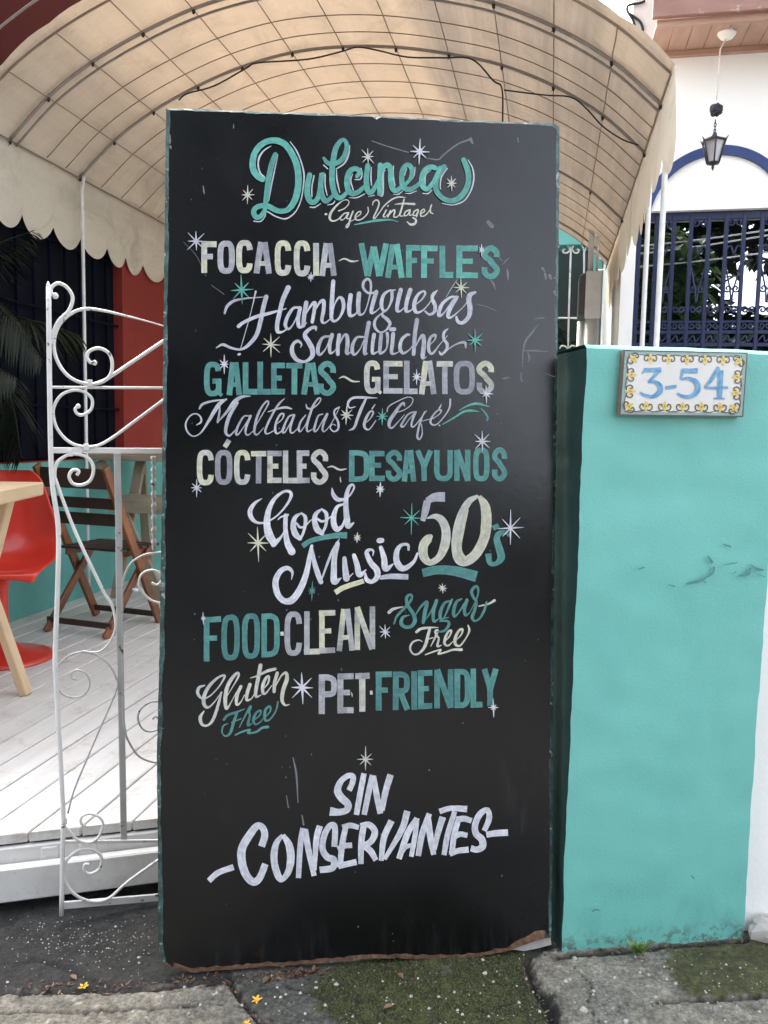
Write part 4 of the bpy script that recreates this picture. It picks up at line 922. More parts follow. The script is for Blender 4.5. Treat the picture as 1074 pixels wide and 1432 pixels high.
for i in range(0, 9):
    s_ = sb0 + pit * (i + .5)
    if s_ > s_r - .05: break
    for sg in (-1, 1):
        curl(s_ + sg * pit * .20, zsc(434), pit * .22, sg, 1); curl(s_ + sg * pit * .20, zsc(456), pit * .20, sg, -1)
        if i % 2 == 0: curl(s_ + sg * pit * .22, zsc(312), pit * .22, sg, -1); curl(s_ + sg * pit * .22, zsc(404), pit * .24, sg, -1)
    if i % 2 == 0:
        for sg in (-1, 1):
            scr.tube([q for q in crs([tuple(W(s_ + sg * a * pit, T_g, zsc(p))) for a, p in ((0.02, 424), (.10, 405), (.42, 372), (.46, 352), (.2, 345), (.02, 356))], 5)], .0065, 5)
    scr.tube([q for q in crs([tuple(W(s_ + a * pit, T_g, zsc(p))) for a, p in ((-.5, 482), (-.1, 470), (.0, 474), (.1, 478), (.5, 466))], 5)], .0065, 5)
gt = thing('window_grille', W(s_open + .68, T_g, zb), 'dark blue iron window grille with curls under the white arch', 'window grille')
bars.build('upright_bar', M['navy'], gt); rails.build('rail', M['navy'], gt); scr.build('scroll', M['navy'], gt)
b = MB(); b.box(W((s_open + s_r) / 2, TF + .16, (zb + zt) / 2), AC * ((s_r - s_open) / 2 - .002), AX * .003, ZV * ((zt - zb) / 2 - .002)); b.build('glass_pane', M['pane'], wh)
# lantern hanging under the eave
TL = 6.05
def lp(px, py): return onplane(px, py, AX * TL, AX)
rose = lp(1016, 56); rose[2] = z_s; ltop = lp(1001, 190); lx_ = np.array([ltop[0], ltop[1], 0])
hl = thing('hanging_lantern', (rose[0], rose[1], z_s), 'small black iron lantern hanging on a chain from the wooden eave', 'lantern')
b = MB(); b.lathe((rose[0], rose[1], z_s), [(.005, -.04), (.04, -.035), (.058, -.012), (.06, 0), (.005, .0)], 20); b.build('ceiling_rose', M['white_wall'], hl)
z1 = lp(1000, 140)[2]; z2 = lp(1000, 168)[2]; z3 = ltop[2]; z4 = lp(1000, 228)[2]; z5 = lp(1000, 236)[2]
hx = lp(1002, 140)
b = MB(); b.tube([(rose[0], rose[1], z_s - .03), (hx[0] + .006, hx[1], z_s - .1), (hx[0], hx[1], z1)], .0045, 5); b.build('flex', M['white_metal'], hl)
b = MB()
for q in range(15):
    a = q * 2.4; R = .034 + .012 * nz(q, 1); cpt = np.array([hx[0], hx[1], (z1 + z2) / 2])
    pts = [cpt + R * np.array([cos(a + w_) * cos(.9 * sin(w_ * 1.3 + q)), sin(a + w_) * cos(.9 * sin(w_ * 1.3 + q)), sin(.9 * sin(w_ * 1.3 + q))]) * rng.uniform(.75, 1.2) for w_ in np.linspace(0, 4, 9)]
    b.tube([p for p in crs([tuple(p) for p in pts], 3)], .008, 4)
b.build('chain_bundle', M['lantern'], hl)
b = MB(); nl = 5
for q in range(nl):
    zc = z2 - (z2 - z3) * (q + .5) / nl; h_ = (z2 - z3) / nl * .75; d_ = AC if q % 2 else AX
    b.tube([np.array([hx[0], hx[1], zc]) + d_ * .007 * cos(w_) + ZV * h_ * sin(w_) for w_ in np.linspace(0, 2 * pi, 11)], .0028, 4, caps=False)
b.build('chain', M['lantern'], hl)
b = MB(); rt_, rb_ = .078, .040; ztop = z3 - .035
hexp = lambda R, z: [np.array([hx[0] + R * cos(q * pi / 3 + .3), hx[1] + R * sin(q * pi / 3 + .3), z]) for q in range(6)]
tpq, btq = hexp(rt_, ztop), hexp(rb_, z4)
for q in range(6):
    b.tube([tpq[q], btq[q]], .006, 5); b.tube([tpq[q], tpq[(q + 1) % 6]], .007, 5); b.tube([btq[q], btq[(q + 1) % 6]], .006, 5)
    b.tube([tpq[q], tpq[q] + (tpq[q] - np.array([hx[0], hx[1], ztop])) * .22 + ZV * .022], [.006, .002], 5)
    b.tube([tpq[q], np.array([hx[0], hx[1], z3 + .0])], .006, 5)
b.lathe((hx[0], hx[1], z3), [(.002, .03), (.014, .012), (.022, -.01), (.045, -.03), (.07, -.036)], 6)
b.lathe((hx[0], hx[1], z4), [(.04, .004), (.03, -.008), (.008, -.014), (.010, -.03), (.002, -.05)], 8)
b.build('cage', M['lantern'], hl)
b = MB(); t2, b2 = hexp(rt_ - .008, ztop - .002), hexp(rb_ - .005, z4 + .002)
b.add(t2 + b2, [(q, (q + 1) % 6, (q + 1) % 6 + 6, q + 6) for q in range(6)]); b.build('glass', M['lantern_glass'], hl)
# wire loop on the corner column
b = MB(); cp_ = lambda x, y: fp(860 + x / 5.019, y / 5.019, TF - .015)
b.tube([q for q in crs([tuple(cp_(*p)) for p in ((210, 5), (180, 20), (100, 35), (85, 60), (95, 90), (125, 140), (150, 210), (180, 225), (195, 200), (175, 150), (130, 115), (105, 95))], 5)], .009, 5)
tag(b.build('wire_loop', M['cable']), 'looped black wire fixed to the corner of the white house', 'wire')
# meter box on its pipes
TM = 6.9
mp = lambda px, py, t=TM: onplane(px, py, AX * t, AX)
a_ = mp(820, 379); c_ = mp(840, 445); sB0, sB1, zB1, zB0 = a_ @ AC, c_ @ AC, a_[2], c_[2]
mb_ = thing('meter_box', W((sB0 + sB1) / 2, TM, 0), 'grey electricity meter box on pipes beside the white house wall', 'meter box')
b = MB(); b.box(W((sB0 + sB1) / 2, TM + .01, (zB0 + zB1) / 2), AC * (sB1 - sB0) / 2, AX * .012, ZV * (zB1 - zB0) / 2, 0, .008); b.build('cover', M['grey_box'], mb_)
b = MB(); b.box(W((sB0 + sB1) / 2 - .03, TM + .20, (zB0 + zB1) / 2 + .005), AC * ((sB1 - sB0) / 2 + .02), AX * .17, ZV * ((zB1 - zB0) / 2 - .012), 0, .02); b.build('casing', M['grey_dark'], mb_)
b = MB(); sm_ = (sB0 + sB1) / 2
b.tube([W(sm_ - .01, TM + .06, 0), W(sm_ - .01, TM + .06, zB0 + .02)], .045, 10); b.tube([W(sB1 - .015, TM + .03, 0), W(sB1 - .015, TM + .03, zB0)], .012, 8); b.tube([W(sB0 - .02, TM + .2, 0), W(sB0 - .02, TM + .2, zB0)], .03, 8)
b.tube([W(sm_ - .03, TM + .08, zB1 - .02), W(sm_ - .03, TM + .08, 3.2)], .022, 10); b.tube([W(sm_ + .02, TM + .05, zB1 - .02), W(sm_ + .02, TM + .05, 3.2)], .010, 8); b.build('pipe', M['grey_box'], mb_)

# ================================================================== GARDEN behind the window grille
def tree(name, loc, trunk_h, rad, hgt_, n, leafL, mat, label, lean=(0, 0), seed=1, z0=None):
    r_ = random.Random(seed); root = thing(name, loc, label, 'tree', 'garden trees behind the window grille'); L = np.array(loc, float); b = MB()
    b.tube([L, L + np.array([lean[0] * .4, lean[1] * .4, trunk_h * .5]), L + np.array([lean[0], lean[1], trunk_h])], [.13, .10, .07], 8)
    top = L + np.array([lean[0], lean[1], trunk_h]); cl_ = []
    for q in range(16):
        a = r_.random() * 6.28; e_ = r_.uniform(-.35, 1.3); rr = rad * r_.uniform(.45, 1.0); d_ = np.array([cos(a) * cos(e_) * rr, sin(a) * cos(e_) * rr, sin(e_) * hgt_ * r_.uniform(.6, 1)])
        mid = top + d_ * .5 + np.array([0, 0, .12]); b.tube([top - ZV * .15, mid, top + d_], [.04, .025, .008], 5); cl_.append(top + d_); cl_.append(mid)
    b.build('trunk', M['bark'], root)
    b = MB()
    for q in range(n):
        c_ = r_.choice(cl_); sp_ = rad * .22; p = c_ + np.array([r_.gauss(0, sp_), r_.gauss(0, sp_), r_.gauss(0, sp_ * .8)])
        leafquad(b, p, leafL * r_.uniform(.6, 1.3), leafL * .42 * r_.uniform(.7, 1.2), r_.random() * 6.28, r_.uniform(-1.0, .6), 0, min(1, max(0, r_.gauss(.4, .3))), .3)
    b.build('crown', M[mat], root, tint=True); return root
tree('garden_tree', W(1.15, 8.6, 0), 1.7, .55, 1.4, 2600, .17, 'leaf', 'bright green tree seen left of centre through the blue grille', (-.05, 0), 3)
tree('garden_tree', W(3.4, 10.4, 0), 1.9, .8, 2.4, 3000, .17, 'leaf_dark', 'dark tree at the right of the blue grille with sky showing beside it', (.1, 0), 5)
tree('garden_tree', W(-.1, 10.6, 0), 1.5, 1.1, 2.6, 3600, .20, 'leaf_dark', 'dark tree at the left end of the blue grille', (.2, 0), 9)
tree('garden_tree', W(.6, 12.4, 0), 2.9, 1.5, 2.4, 5000, .24, 'leaf_dark', 'tall dark tree behind the other trees in the garden', (0, 0), 12)
hd_ = MB(); r2 = random.Random(4)
for q in range(12000):
    s_, z_ = r2.uniform(-1.4, 4.4), r2.uniform(0, 4.7)
    if ((s_ - 2.42) / .42) ** 2 + ((z_ - 3.12) / .42) ** 2 < r2.uniform(.55, 1.15): continue
    leafquad(hd_, W(s_, r2.gauss(11.4, .3), z_), .27, .15, r2.random() * 6.28, r2.uniform(-1, .7), 0, min(1, max(0, r2.gauss(.35, .3))))
tag(hd_.build('hedge', M['leaf_dark'], tint=True), 'tall dark leafy hedge with a bright gap closing the garden', 'hedge')
for i, ((xa, ya), (xb, yb)) in enumerate((((895, 342), (1080, 318)), ((895, 355), (1080, 324)), ((895, 372), (1080, 350)))):
    pa, pb_ = fp(xa - 60, ya + 8 - i, 8.2), fp(xb + 60, yb - 6, 8.2); b = MB(); mid = (pa + pb_) / 2 - ZV * .02; b.tube([q for q in crs([tuple(pa), tuple(mid), tuple(pb_)], 6)], .008, 5)
    tag(b.build('overhead_cable', M['grey_box']), ('topmost', 'middle', 'lowest')[i] + ' of the three pale cables slanting behind the blue grille', 'cable', 'cables behind the window grille')

# ================================================================== FURNITURE ON THE DECK
def local(root_loc, yaw):
    c_, s_ = cos(yaw), sin(yaw); L = np.array(root_loc, float)
    return lambda x, y, z: L + np.array([x * c_ - y * s_, x * s_ + y * c_, z])
# brown folding chair seen from behind
p1, p2, q1, q2 = [atz(*q, DZ) for q in ((138, 857), (222, 873), (65, 881), (147, 897))]
fdir = ((p1 - q1) + (p2 - q2)) / 2; fw = (p2 - p1 + q2 - q1) / 2
fl = np.linalg.norm(fdir); fdir = fdir / fl; wl = np.linalg.norm(fw); cen = (p1 + p2 + q1 + q2) / 4
sd_ = np.array([fdir[1], -fdir[0], 0]); 
fc = thing('folding_chair', cen, 'brown slatted wooden folding chair with crossed legs seen from behind', 'chair')
hw = wl / 2 * .93; hl_ = fl / 2
CH = lambda x, y, z: cen + fdir * x + sd_ * y + ZV * z
SH, BH = .415, .86
for sg in (-1, 1):
    b = MB(); b.bar(CH(hl_, sg * hw, 0), CH(-hl_ * 1.06, sg * hw, BH), .048, .022, fdir, 0, .003); b.build('back_leg', M['chair_wood'], fc)
    b = MB(); b.bar(CH(-hl_, sg * (hw - .026), 0), CH(hl_ * .78, sg * (hw - .026), SH), .044, .020, fdir, 0, .003); b.build('crossed_leg', M['chair_wood'], fc)
fr_at = lambda z: hl_ + (-hl_ * 1.06 - hl_) * z / BH
for (z, h_) in ((.80, .100), (.672, .055), (.585, .062)):
    b = MB(); b.bar(CH(fr_at(z) - .012, -hw, z), CH(fr_at(z) - .012, hw, z), h_, .014, ZV, 0, .003); b.build('back_slat', M['slat_wood'], fc)
for i in range(6):
    x = -hl_ * .30 + i * (hl_ * 1.30) / 5; b = MB(); b.bar(CH(x, -hw + .012, SH + .012), CH(x, hw - .012, SH + .012), .042, .014, fdir, 0, .003); b.build('seat_slat', M['slat_wood'], fc)
for sg in (-1, 1):
    b = MB(); b.bar(CH(-hl_ * .38, sg * (hw - .05), SH - .012), CH(hl_ * 1.05, sg * (hw - .05), SH - .012), .034, .018, ZV, 0, .003); b.build('seat_rail', M['chair_wood'], fc)
for (x, z) in ((hl_ * .88, .05), (-hl_ * .86, .06)):
    b = MB(); b.bar(CH(x, -hw + .01, z), CH(x, hw - .01, z), .030, .014, ZV, 0, .002); b.build('stretcher', M['slat_wood'], fc)
for sg in (-1, 1):
    b = MB(); b.tube([CH(.0, sg * (hw + .014), SH * .52), CH(.0, sg * (hw - .03), SH * .52)], .009, 8); b.build('pivot_bolt', M['grey_box'], fc)
# weathered pine trestle table behind it
def pk(px, py, t): return onplane(px, py, AX * t, AX)
xt = atz(156, 838, DZ); tx = xt @ AX
wt = thing('trestle_table', xt, 'weathered pale wooden trestle table behind the brown folding chair', 'table')
b = MB(); l0, l1 = pk(126, 640, tx), pk(330, 650, tx); zt_ = pk(180, 640, tx)[2]; l0[2] = l1[2] = zt_
b.bar(l0 + AX * .26, l1 + AX * .26, .62, .036, AX, 0, .004); b.build('table_top', M['grey_wood'], wt)
b = MB(); la, lb = pk(140, 645, tx), pk(228, 838, tx); lb[2] = DZ; b.bar(la, lb, .062, .028, AC, 0, .003); b.build('trestle_leg', M['grey_wood'], wt)
b = MB(); la, lb = pk(197, 645, tx + .05), xt + AX * .05; b.bar(la, lb, .062, .028, AC, 0, .003); b.build('trestle_leg', M['grey_wood'], wt)
b = MB(); la, lb = pk(152, 703, tx - .03), pk(330, 706, tx - .03); lb[2] = la[2]; b.bar(la, lb, .115, .022, ZV, 0, .003); b.build('cross_board', M['grey_wood'], wt)
b = MB(); la, lb = pk(197, 645, tx + .5), xt + AX * .5; b.bar(la, lb, .062, .028, AC, 0, .003); b.build('trestle_leg', M['grey_wood'], wt)
# red moulded chair
rcx = atz(3, 920, DZ); rc = thing('red_chair', rcx, 'glossy red moulded plastic pedestal chair at the pale table', 'chair')
b = MB(); b.lathe(rcx, [(.0, .0), (.225, .0), (.232, .008), (.20, .020), (.10, .040), (.052, .075), (.036, .13), (.031, .22), (.034, .32), (.05, .37), (.10, .395)], 28); b.build('pedestal', M['red_plastic'], rc)
yawc = radians(-82); LC = local(rcx, yawc)   # +x of the chair is its front
# shell: rows run front lip, seat, back; each row is a cross curve
rows = [(.27, .415, .215, -.022), (.25, .435, .235, .0), (.17, .432, .245, .022), (.06, .415, .245, .045), (-.05, .412, .240, .07), (-.14, .445, .235, .085), (-.19, .52, .225, .085), (-.215, .60, .205, .070), (-.235, .68, .180, .048), (-.25, .75, .150, .028), (-.262, .81, .118, .012), (-.268, .845, .07, .004)]
rows = crs(rows, 3); nc = 16; b = MB(); vs = []
for (x, z, w_, lift_) in rows:
    up_ = min(1, max(0, (z - .43) / .25)) if x < 0 else 0
    for j in range(nc + 1):
        u = -1 + 2 * j / nc; q = abs(u) ** 2.4
        vs.append(LC(x + q * lift_ * 1.6 * up_, u * w_, z + q * lift_ * (1 - up_ * .7)))
m = nc + 1
b.add(vs, [(i * m + j, i * m + j + 1, (i + 1) * m + j + 1, (i + 1) * m + j) for i in range(len(rows) - 1) for j in range(nc)], 0, smooth=True)
so = b.build('seat_shell', M['red_plastic'], rc); md = so.modifiers.new('solid', 'SOLIDIFY'); md.thickness = .012; md.offset = -1
md = so.modifiers.new('sub', 'SUBSURF'); md.levels = 1; md.render_levels = 1
# pale table at the left edge
ft = atz(28, 976, DZ); tt_ = ft @ AX
pt = thing('pine_table', ft, 'pale pine table with slanting legs in front of the red chair', 'table')
PKt = lambda px, py, dt=0: onplane(px, py, AX * (tt_ + dt), AX)
ztab = PKt(61, 674, .12)[2]; cR = atz(61, 674, ztab); cN = atz(0, 685.5, ztab); dN = cN - cR; dN = dN / np.linalg.norm(dN); dL = np.array([dN[1], -dN[0], 0.0]); dL = dL if dL[0] < 0 else -dL
b = MB(); b.box(cR + dN * .42 + dL * .40 - ZV * .026, dN * .42, dL * .40, ZV * .026, 0, .005); b.build('table_top', M['pale_wood'], pt)
for dt in (.0, .62):
    b = MB(); a_ = PKt(12, 697); z_ = a_[2] = ztab - .052; b.bar(a_ + dN * dt, PKt(-60, 976) + dN * dt, .036, .045, AC, 0, .004); b.build('table_leg', M['pale_wood'], pt)
    b = MB(); a_ = PKt(-62, 697, .04); a_[2] = ztab - .052; f2 = ft + AX * .04; b.bar(a_ + dN * dt, f2 + dN * dt, .036, .045, AC, 0, .004); b.build('table_leg', M['pale_wood'], pt)
# potted palm at the left
pmx = atz(-75, 800, DZ); pmx = W(pmx @ AC, 3.9, DZ); pmx = W(-2.62, 2.95, DZ)
pm = thing('potted_palm', pmx, 'dark feathery palm in front of the navy shutter at the left', 'palm')
b = MB(); b.lathe(pmx, [(.0, .0), (.13, 0), (.17, .28), (.185, .30), (.16, .30), (.15, .26), (.0, .26)], 20); b.build('pot', M['grey_dark'], pm)
b = MB(); b.tube([pmx + ZV * .25, pmx + ZV * .6, pmx + ZV * 1.02], [.045, .04, .035], 8); b.build('trunk', M['bark'], pm)
def fxy(px, py, t): return onplane(px, py, AX * t, AX)
crown = pmx + ZV * 1.02
def frond(ctrl, L0, n, droop, mb, r_):
    P = crs([tuple(p) for p in ctrl], 14); P = [np.array(p) for p in P]; mb.tube(P, [.008 * (1 - i / len(P)) + .002 for i in range(len(P))], 5)
    N = len(P)
    for i in range(2, N - 1):
        tg = P[i + 1] - P[i - 1]; tg /= np.linalg.norm(tg); f = i / N; ll = L0 * (sin(pi * (.12 + .86 * f)) ** .7)
        for sg in (-1, 1):
            sv = np.cross(tg, ZV) * sg; sv /= np.linalg.norm(sv) + 1e-9
            d_ = tg * .65 + sv * .55 - ZV * (droop * r_.uniform(.6, 1.3)); d_ /= np.linalg.norm(d_)
            wv = np.cross(d_, ZV); wv /= np.linalg.norm(wv) + 1e-9; wv = wv * .008
            a, m1, e_ = P[i], P[i] + d_ * ll * .5, P[i] + d_ * ll * .97 - ZV * ll * .18
            ti = r_.random() ** 1.5
            mb.add([a - wv * .4, a + wv * .4, m1 + wv, m1 - wv, e_], [(0, 1, 2, 3), (3, 2, 4)], 0, cols=[(ti,) * 3] * 5)
rp = random.Random(21); 
fr_list = [[crown, fxy(-10, 455, 3.7), fxy(50, 450, 3.75), fxy(112, 470, 3.85)], [crown, fxy(-40, 420, 3.6), fxy(10, 440, 3.5), fxy(60, 505, 3.45)], [crown, fxy(-60, 380, 3.7), fxy(-10, 345, 3.85), fxy(48, 322, 3.95)],
           [crown, fxy(-20, 520, 3.6), fxy(15, 560, 3.55), fxy(30, 640, 3.5)], [crown, fxy(-60, 480, 3.5), fxy(-30, 500, 3.3), fxy(25, 530, 3.2)], [crown, fxy(-110, 420, 3.7), fxy(-200, 400, 3.8), fxy(-280, 460, 3.9)], [crown, fxy(-80, 350, 3.9), fxy(-60, 310, 4.1), fxy(15, 335, 4.3)]]
for c_ in fr_list:
    b = MB(); frond(c_, .30, 40, .55, b, rp); b.build('frond', M['palm'], pm, tint=True)

# ================================================================== OVER THE ROAD: unseen trees and hedge added to darken the board's reflection
for q, (x_, y_, th_r, rd_, hh_, n_) in enumerate(((-8, -9, 4.2, 3.4, 6.4, 3000), (-3.2, -8.4, 4.0, 3.2, 7.0, 3000), (1.0, -9.2, 4.2, 2.7, 6.4, 3000))):
    o_ = tree('unseen_street_tree', (x_, y_, 0), th_r, rd_, hh_, n_, .62, 'leaf_dark', ('unseen dark tree added over the road, farthest left of three', 'unseen dark tree added over the road behind the photographer', 'unseen dark tree added over the road, nearest the low hedge')[q], (.2, 0), 30 + q); o_['group'] = 'unseen trees added over the road'
b = MB(); r3 = random.Random(8)
for q in range(5200):
    x_ = r3.uniform(-12, 14); leafquad(b, (x_, r3.gauss(-8.6, .35), r3.uniform(0, 1) ** .8 * (2.5 + .4 * sin(x_ * 1.7) + (2.2 if x_ < 2 else 0))), .5, .28, r3.random() * 6.28, r3.uniform(-1, .7), 0, min(1, max(0, r3.gauss(.3, .25))))
tag(b.build('unseen_street_hedge', M['leaf_dark'], tint=True), 'long unseen dark hedge added along the far side of the road', 'hedge')
# right stile of the gate, standing behind the board
flat('upright_bar', [(236, 545), (238, 1262)], 9.2, 'white_metal', -.001)

# ================================================================== MENU BOARD
B0 = atz(222, 1350, 0.022); B1 = atz(772, 1315, 0.022)
be = B1 - B0; be /= np.linalg.norm(be); bback = np.array([-be[1], be[0], 0.0])
TILT = radians(5.5); bup = ZV * cos(TILT) + bback * sin(TILT); bn = np.cross(be, bup); bn /= np.linalg.norm(bn)
if bn[1] > 0: bn = -bn
def bp(px, py): return onplane(px, py, B0, bn)
board = thing('menu_board', (B0 + B1) / 2, 'tall black hand painted cafe menu board leaning by the gate', 'menu board')
# outline, clockwise from the top left, in photograph pixels; jitter makes the worn edge
def seg(a, c_, step=7):
    n = max(1, int(hypot(c_[0] - a[0], c_[1] - a[1]) / step)); return [(a[0] + (c_[0] - a[0]) * i / n, a[1] + (c_[1] - a[1]) * i / n) for i in range(n)]
keyp = [(232, 150), (360, 155), (520, 160), (526, 164), (532, 161), (545, 162), (640, 167), (776, 172), (783, 177),
        (782, 330), (780, 520), (776, 800), (774, 1000), (773, 1200), (771.5, 1312),
        (762, 1313), (748, 1318), (735, 1322), (720, 1328), (700, 1333), (672, 1338), (655, 1341), (600, 1343), (560, 1341), (520, 1341), (480, 1345), (420, 1350), (360, 1354), (310, 1358), (268, 1361), (250, 1356), (236, 1352), (228, 1346), (223, 1335), (221, 1318),
        (220.5, 1200), (219, 1060), (223, 900), (226, 700), (228, 500), (230, 300)]
out = []
for a, c_ in zip(keyp, keyp[1:] + keyp[:1]): out += seg(a, c_)
def jit(p, k): return (p[0] + .7 * nz(p[0] * .09, p[1] * .09, k) + .5 * nz(p[0] * .3, p[1] * .3, k), p[1] + .7 * nz(p[0] * .09 + 9, p[1] * .09, k) + (1.6 if p[1] > 1300 else .5) * nz(p[0] * .35, p[1] * .35, k + 2))
cx_, cy_ = 502, 750
O1 = [jit(p, 1.0) for p in out]
def inset(p):
    x, y = p
    ix = iy = 0
    if y > 1300 and 240 < x < 770: iy = -(7 + 4 * nz(x * .05, 3.1) + 3 * nz(x * .21, 1.1) + (10 if x > 715 else 0) * (.5 + .8 * abs(nz(x * .06, 8.8))))
    elif x < 300: ix = 6.0 + 2.2 * nz(y * .02, 5.5) + 1.2 * nz(y * .2, 2.2)
    elif x > 760: ix = -(4.5 + 1.2 * nz(y * .02, 7.7) + 1.2 * nz(y * .2, 4.2))
    if y < 185: iy = 3.5 + 1.2 * nz(x * .03, 6.6) + .8 * nz(x * .2, 1.2)
    if y < 158 and x < 240: ix = 6
    return (x + ix, y + iy)
I1 = [inset(p) for p in O1]
b = MB(); n = len(O1); TH = .024
front = [bp(*p) for p in I1]; rim = [bp(*p) - bn * .0035 for p in O1]; back = [p - bn * TH for p in rim]
b.add(front, [tuple(range(n))], 0)
mi_ring = []
for i in range(n):
    x, y = out[i]; mi_ring.append(2 if (y > 1308 and 228 < x < 770) else 1)
for i in range(n):
    j = (i + 1) % n
    b.add([front[i], front[j], rim[j], rim[i]], [(0, 1, 2, 3)], mi_ring[i]); b.add([rim[i], rim[j], back[j], back[i]], [(0, 1, 2, 3)], mi_ring[i])
b.add(back, [tuple(range(n))[::-1]], 1)
PANEL = b
# battens that stiffen the back, the board leans on them
b = MB()
for (py0, py1, px) in ((200, 1320, 262), (200, 1290, 742)):
    a_, c_ = bp(px, py0) - bn * (TH + .022), bp(px, py1) - bn * (TH + .022); b.bar(a_, c_, .05, .036, be, 0, .003)
b.build('back_batten', M['grey_wood'], board)
# the thick broken strip at the lower right
b = MB(); P_ = [(722, 1325), (742, 1319), (760, 1316), (772, 1314), (773, 1324), (755, 1329), (735, 1333), (716, 1331)]
b.prism([bp(*p) - bn * .010 for p in P_], -bn * .03); fixn(b.build('split_bottom_strip', M['stone'], board))

# ---- lettering --------------------------------------------------------------
def lin(r, g, b_): return tuple((((c / 255 + .055) / 1.055) ** 2.4 if c > 10 else c / 3294) for c in (r, g, b_))
PAL = {'white': [lin(212, 212, 221), lin(190, 190, 200), lin(202, 202, 212)], 'bright': [lin(228, 228, 234), lin(210, 211, 218), lin(218, 219, 226)],
       'grey': [lin(198, 198, 206), lin(172, 173, 182), lin(186, 187, 195)], 'cream': [lin(222, 220, 184), lin(208, 207, 184), lin(198, 198, 192)],
       'capw': [lin(216, 215, 184), lin(172, 173, 178), lin(200, 199, 190), lin(152, 153, 160), lin(188, 188, 190)], 'teal': [lin(96, 172, 159), lin(106, 184, 170), lin(90, 156, 147)],
       'dteal': [lin(88, 146, 141), lin(80, 132, 130), lin(95, 156, 149)], 'pale': [lin(218, 217, 202), lin(202, 202, 198), lin(212, 211, 192)]}
LIFT = [0.0006]
def paintword(label, origin, sc_, strokes, pal, cap=True, smooth=True, wmul=1.0, base=None):
    b = MB(); ox, oy = origin; l_ = base if base else 0.0006; k_ = 0
    mf = lambda x, y: bp(ox + x / sc_, oy + y / sc_)
    for q in strokes:
        p_ = pal; sm_ = smooth; cp = cap; pts = q
        if isinstance(q, tuple):
            pts, op_ = q
            if 'p' in op_: p_ = op_['p']
            sm_ = op_.get('s', sm_); cp = op_.get('c', cp)
        cs = PAL[p_]; c0, c1_ = rng.choice(cs), rng.choice(cs)
        ribbon(b, mf, bn, [(x, y, w * wmul * (1.0 if not cp else min(1.0, .74 + .0075 * w))) for x, y, w in pts], l_ + k_ * .00006, sm_, cp, (c0, c1_), seg=6); k_ += 1
    o = b.build('painted_word', M['sign_paint'], board, tint=True); tag(o, label); return o
def WP(s_):
    """'x,y,w x,y,w ...' -> points; the width carries on when left out"""
    r_ = []; w = 10
    for q in s_.split():
        v_ = [float(a) for a in q.split(',')]
        if len(v_) == 3: w = v_[2]
        r_.append((v_[0], v_[1], w))
    return r_
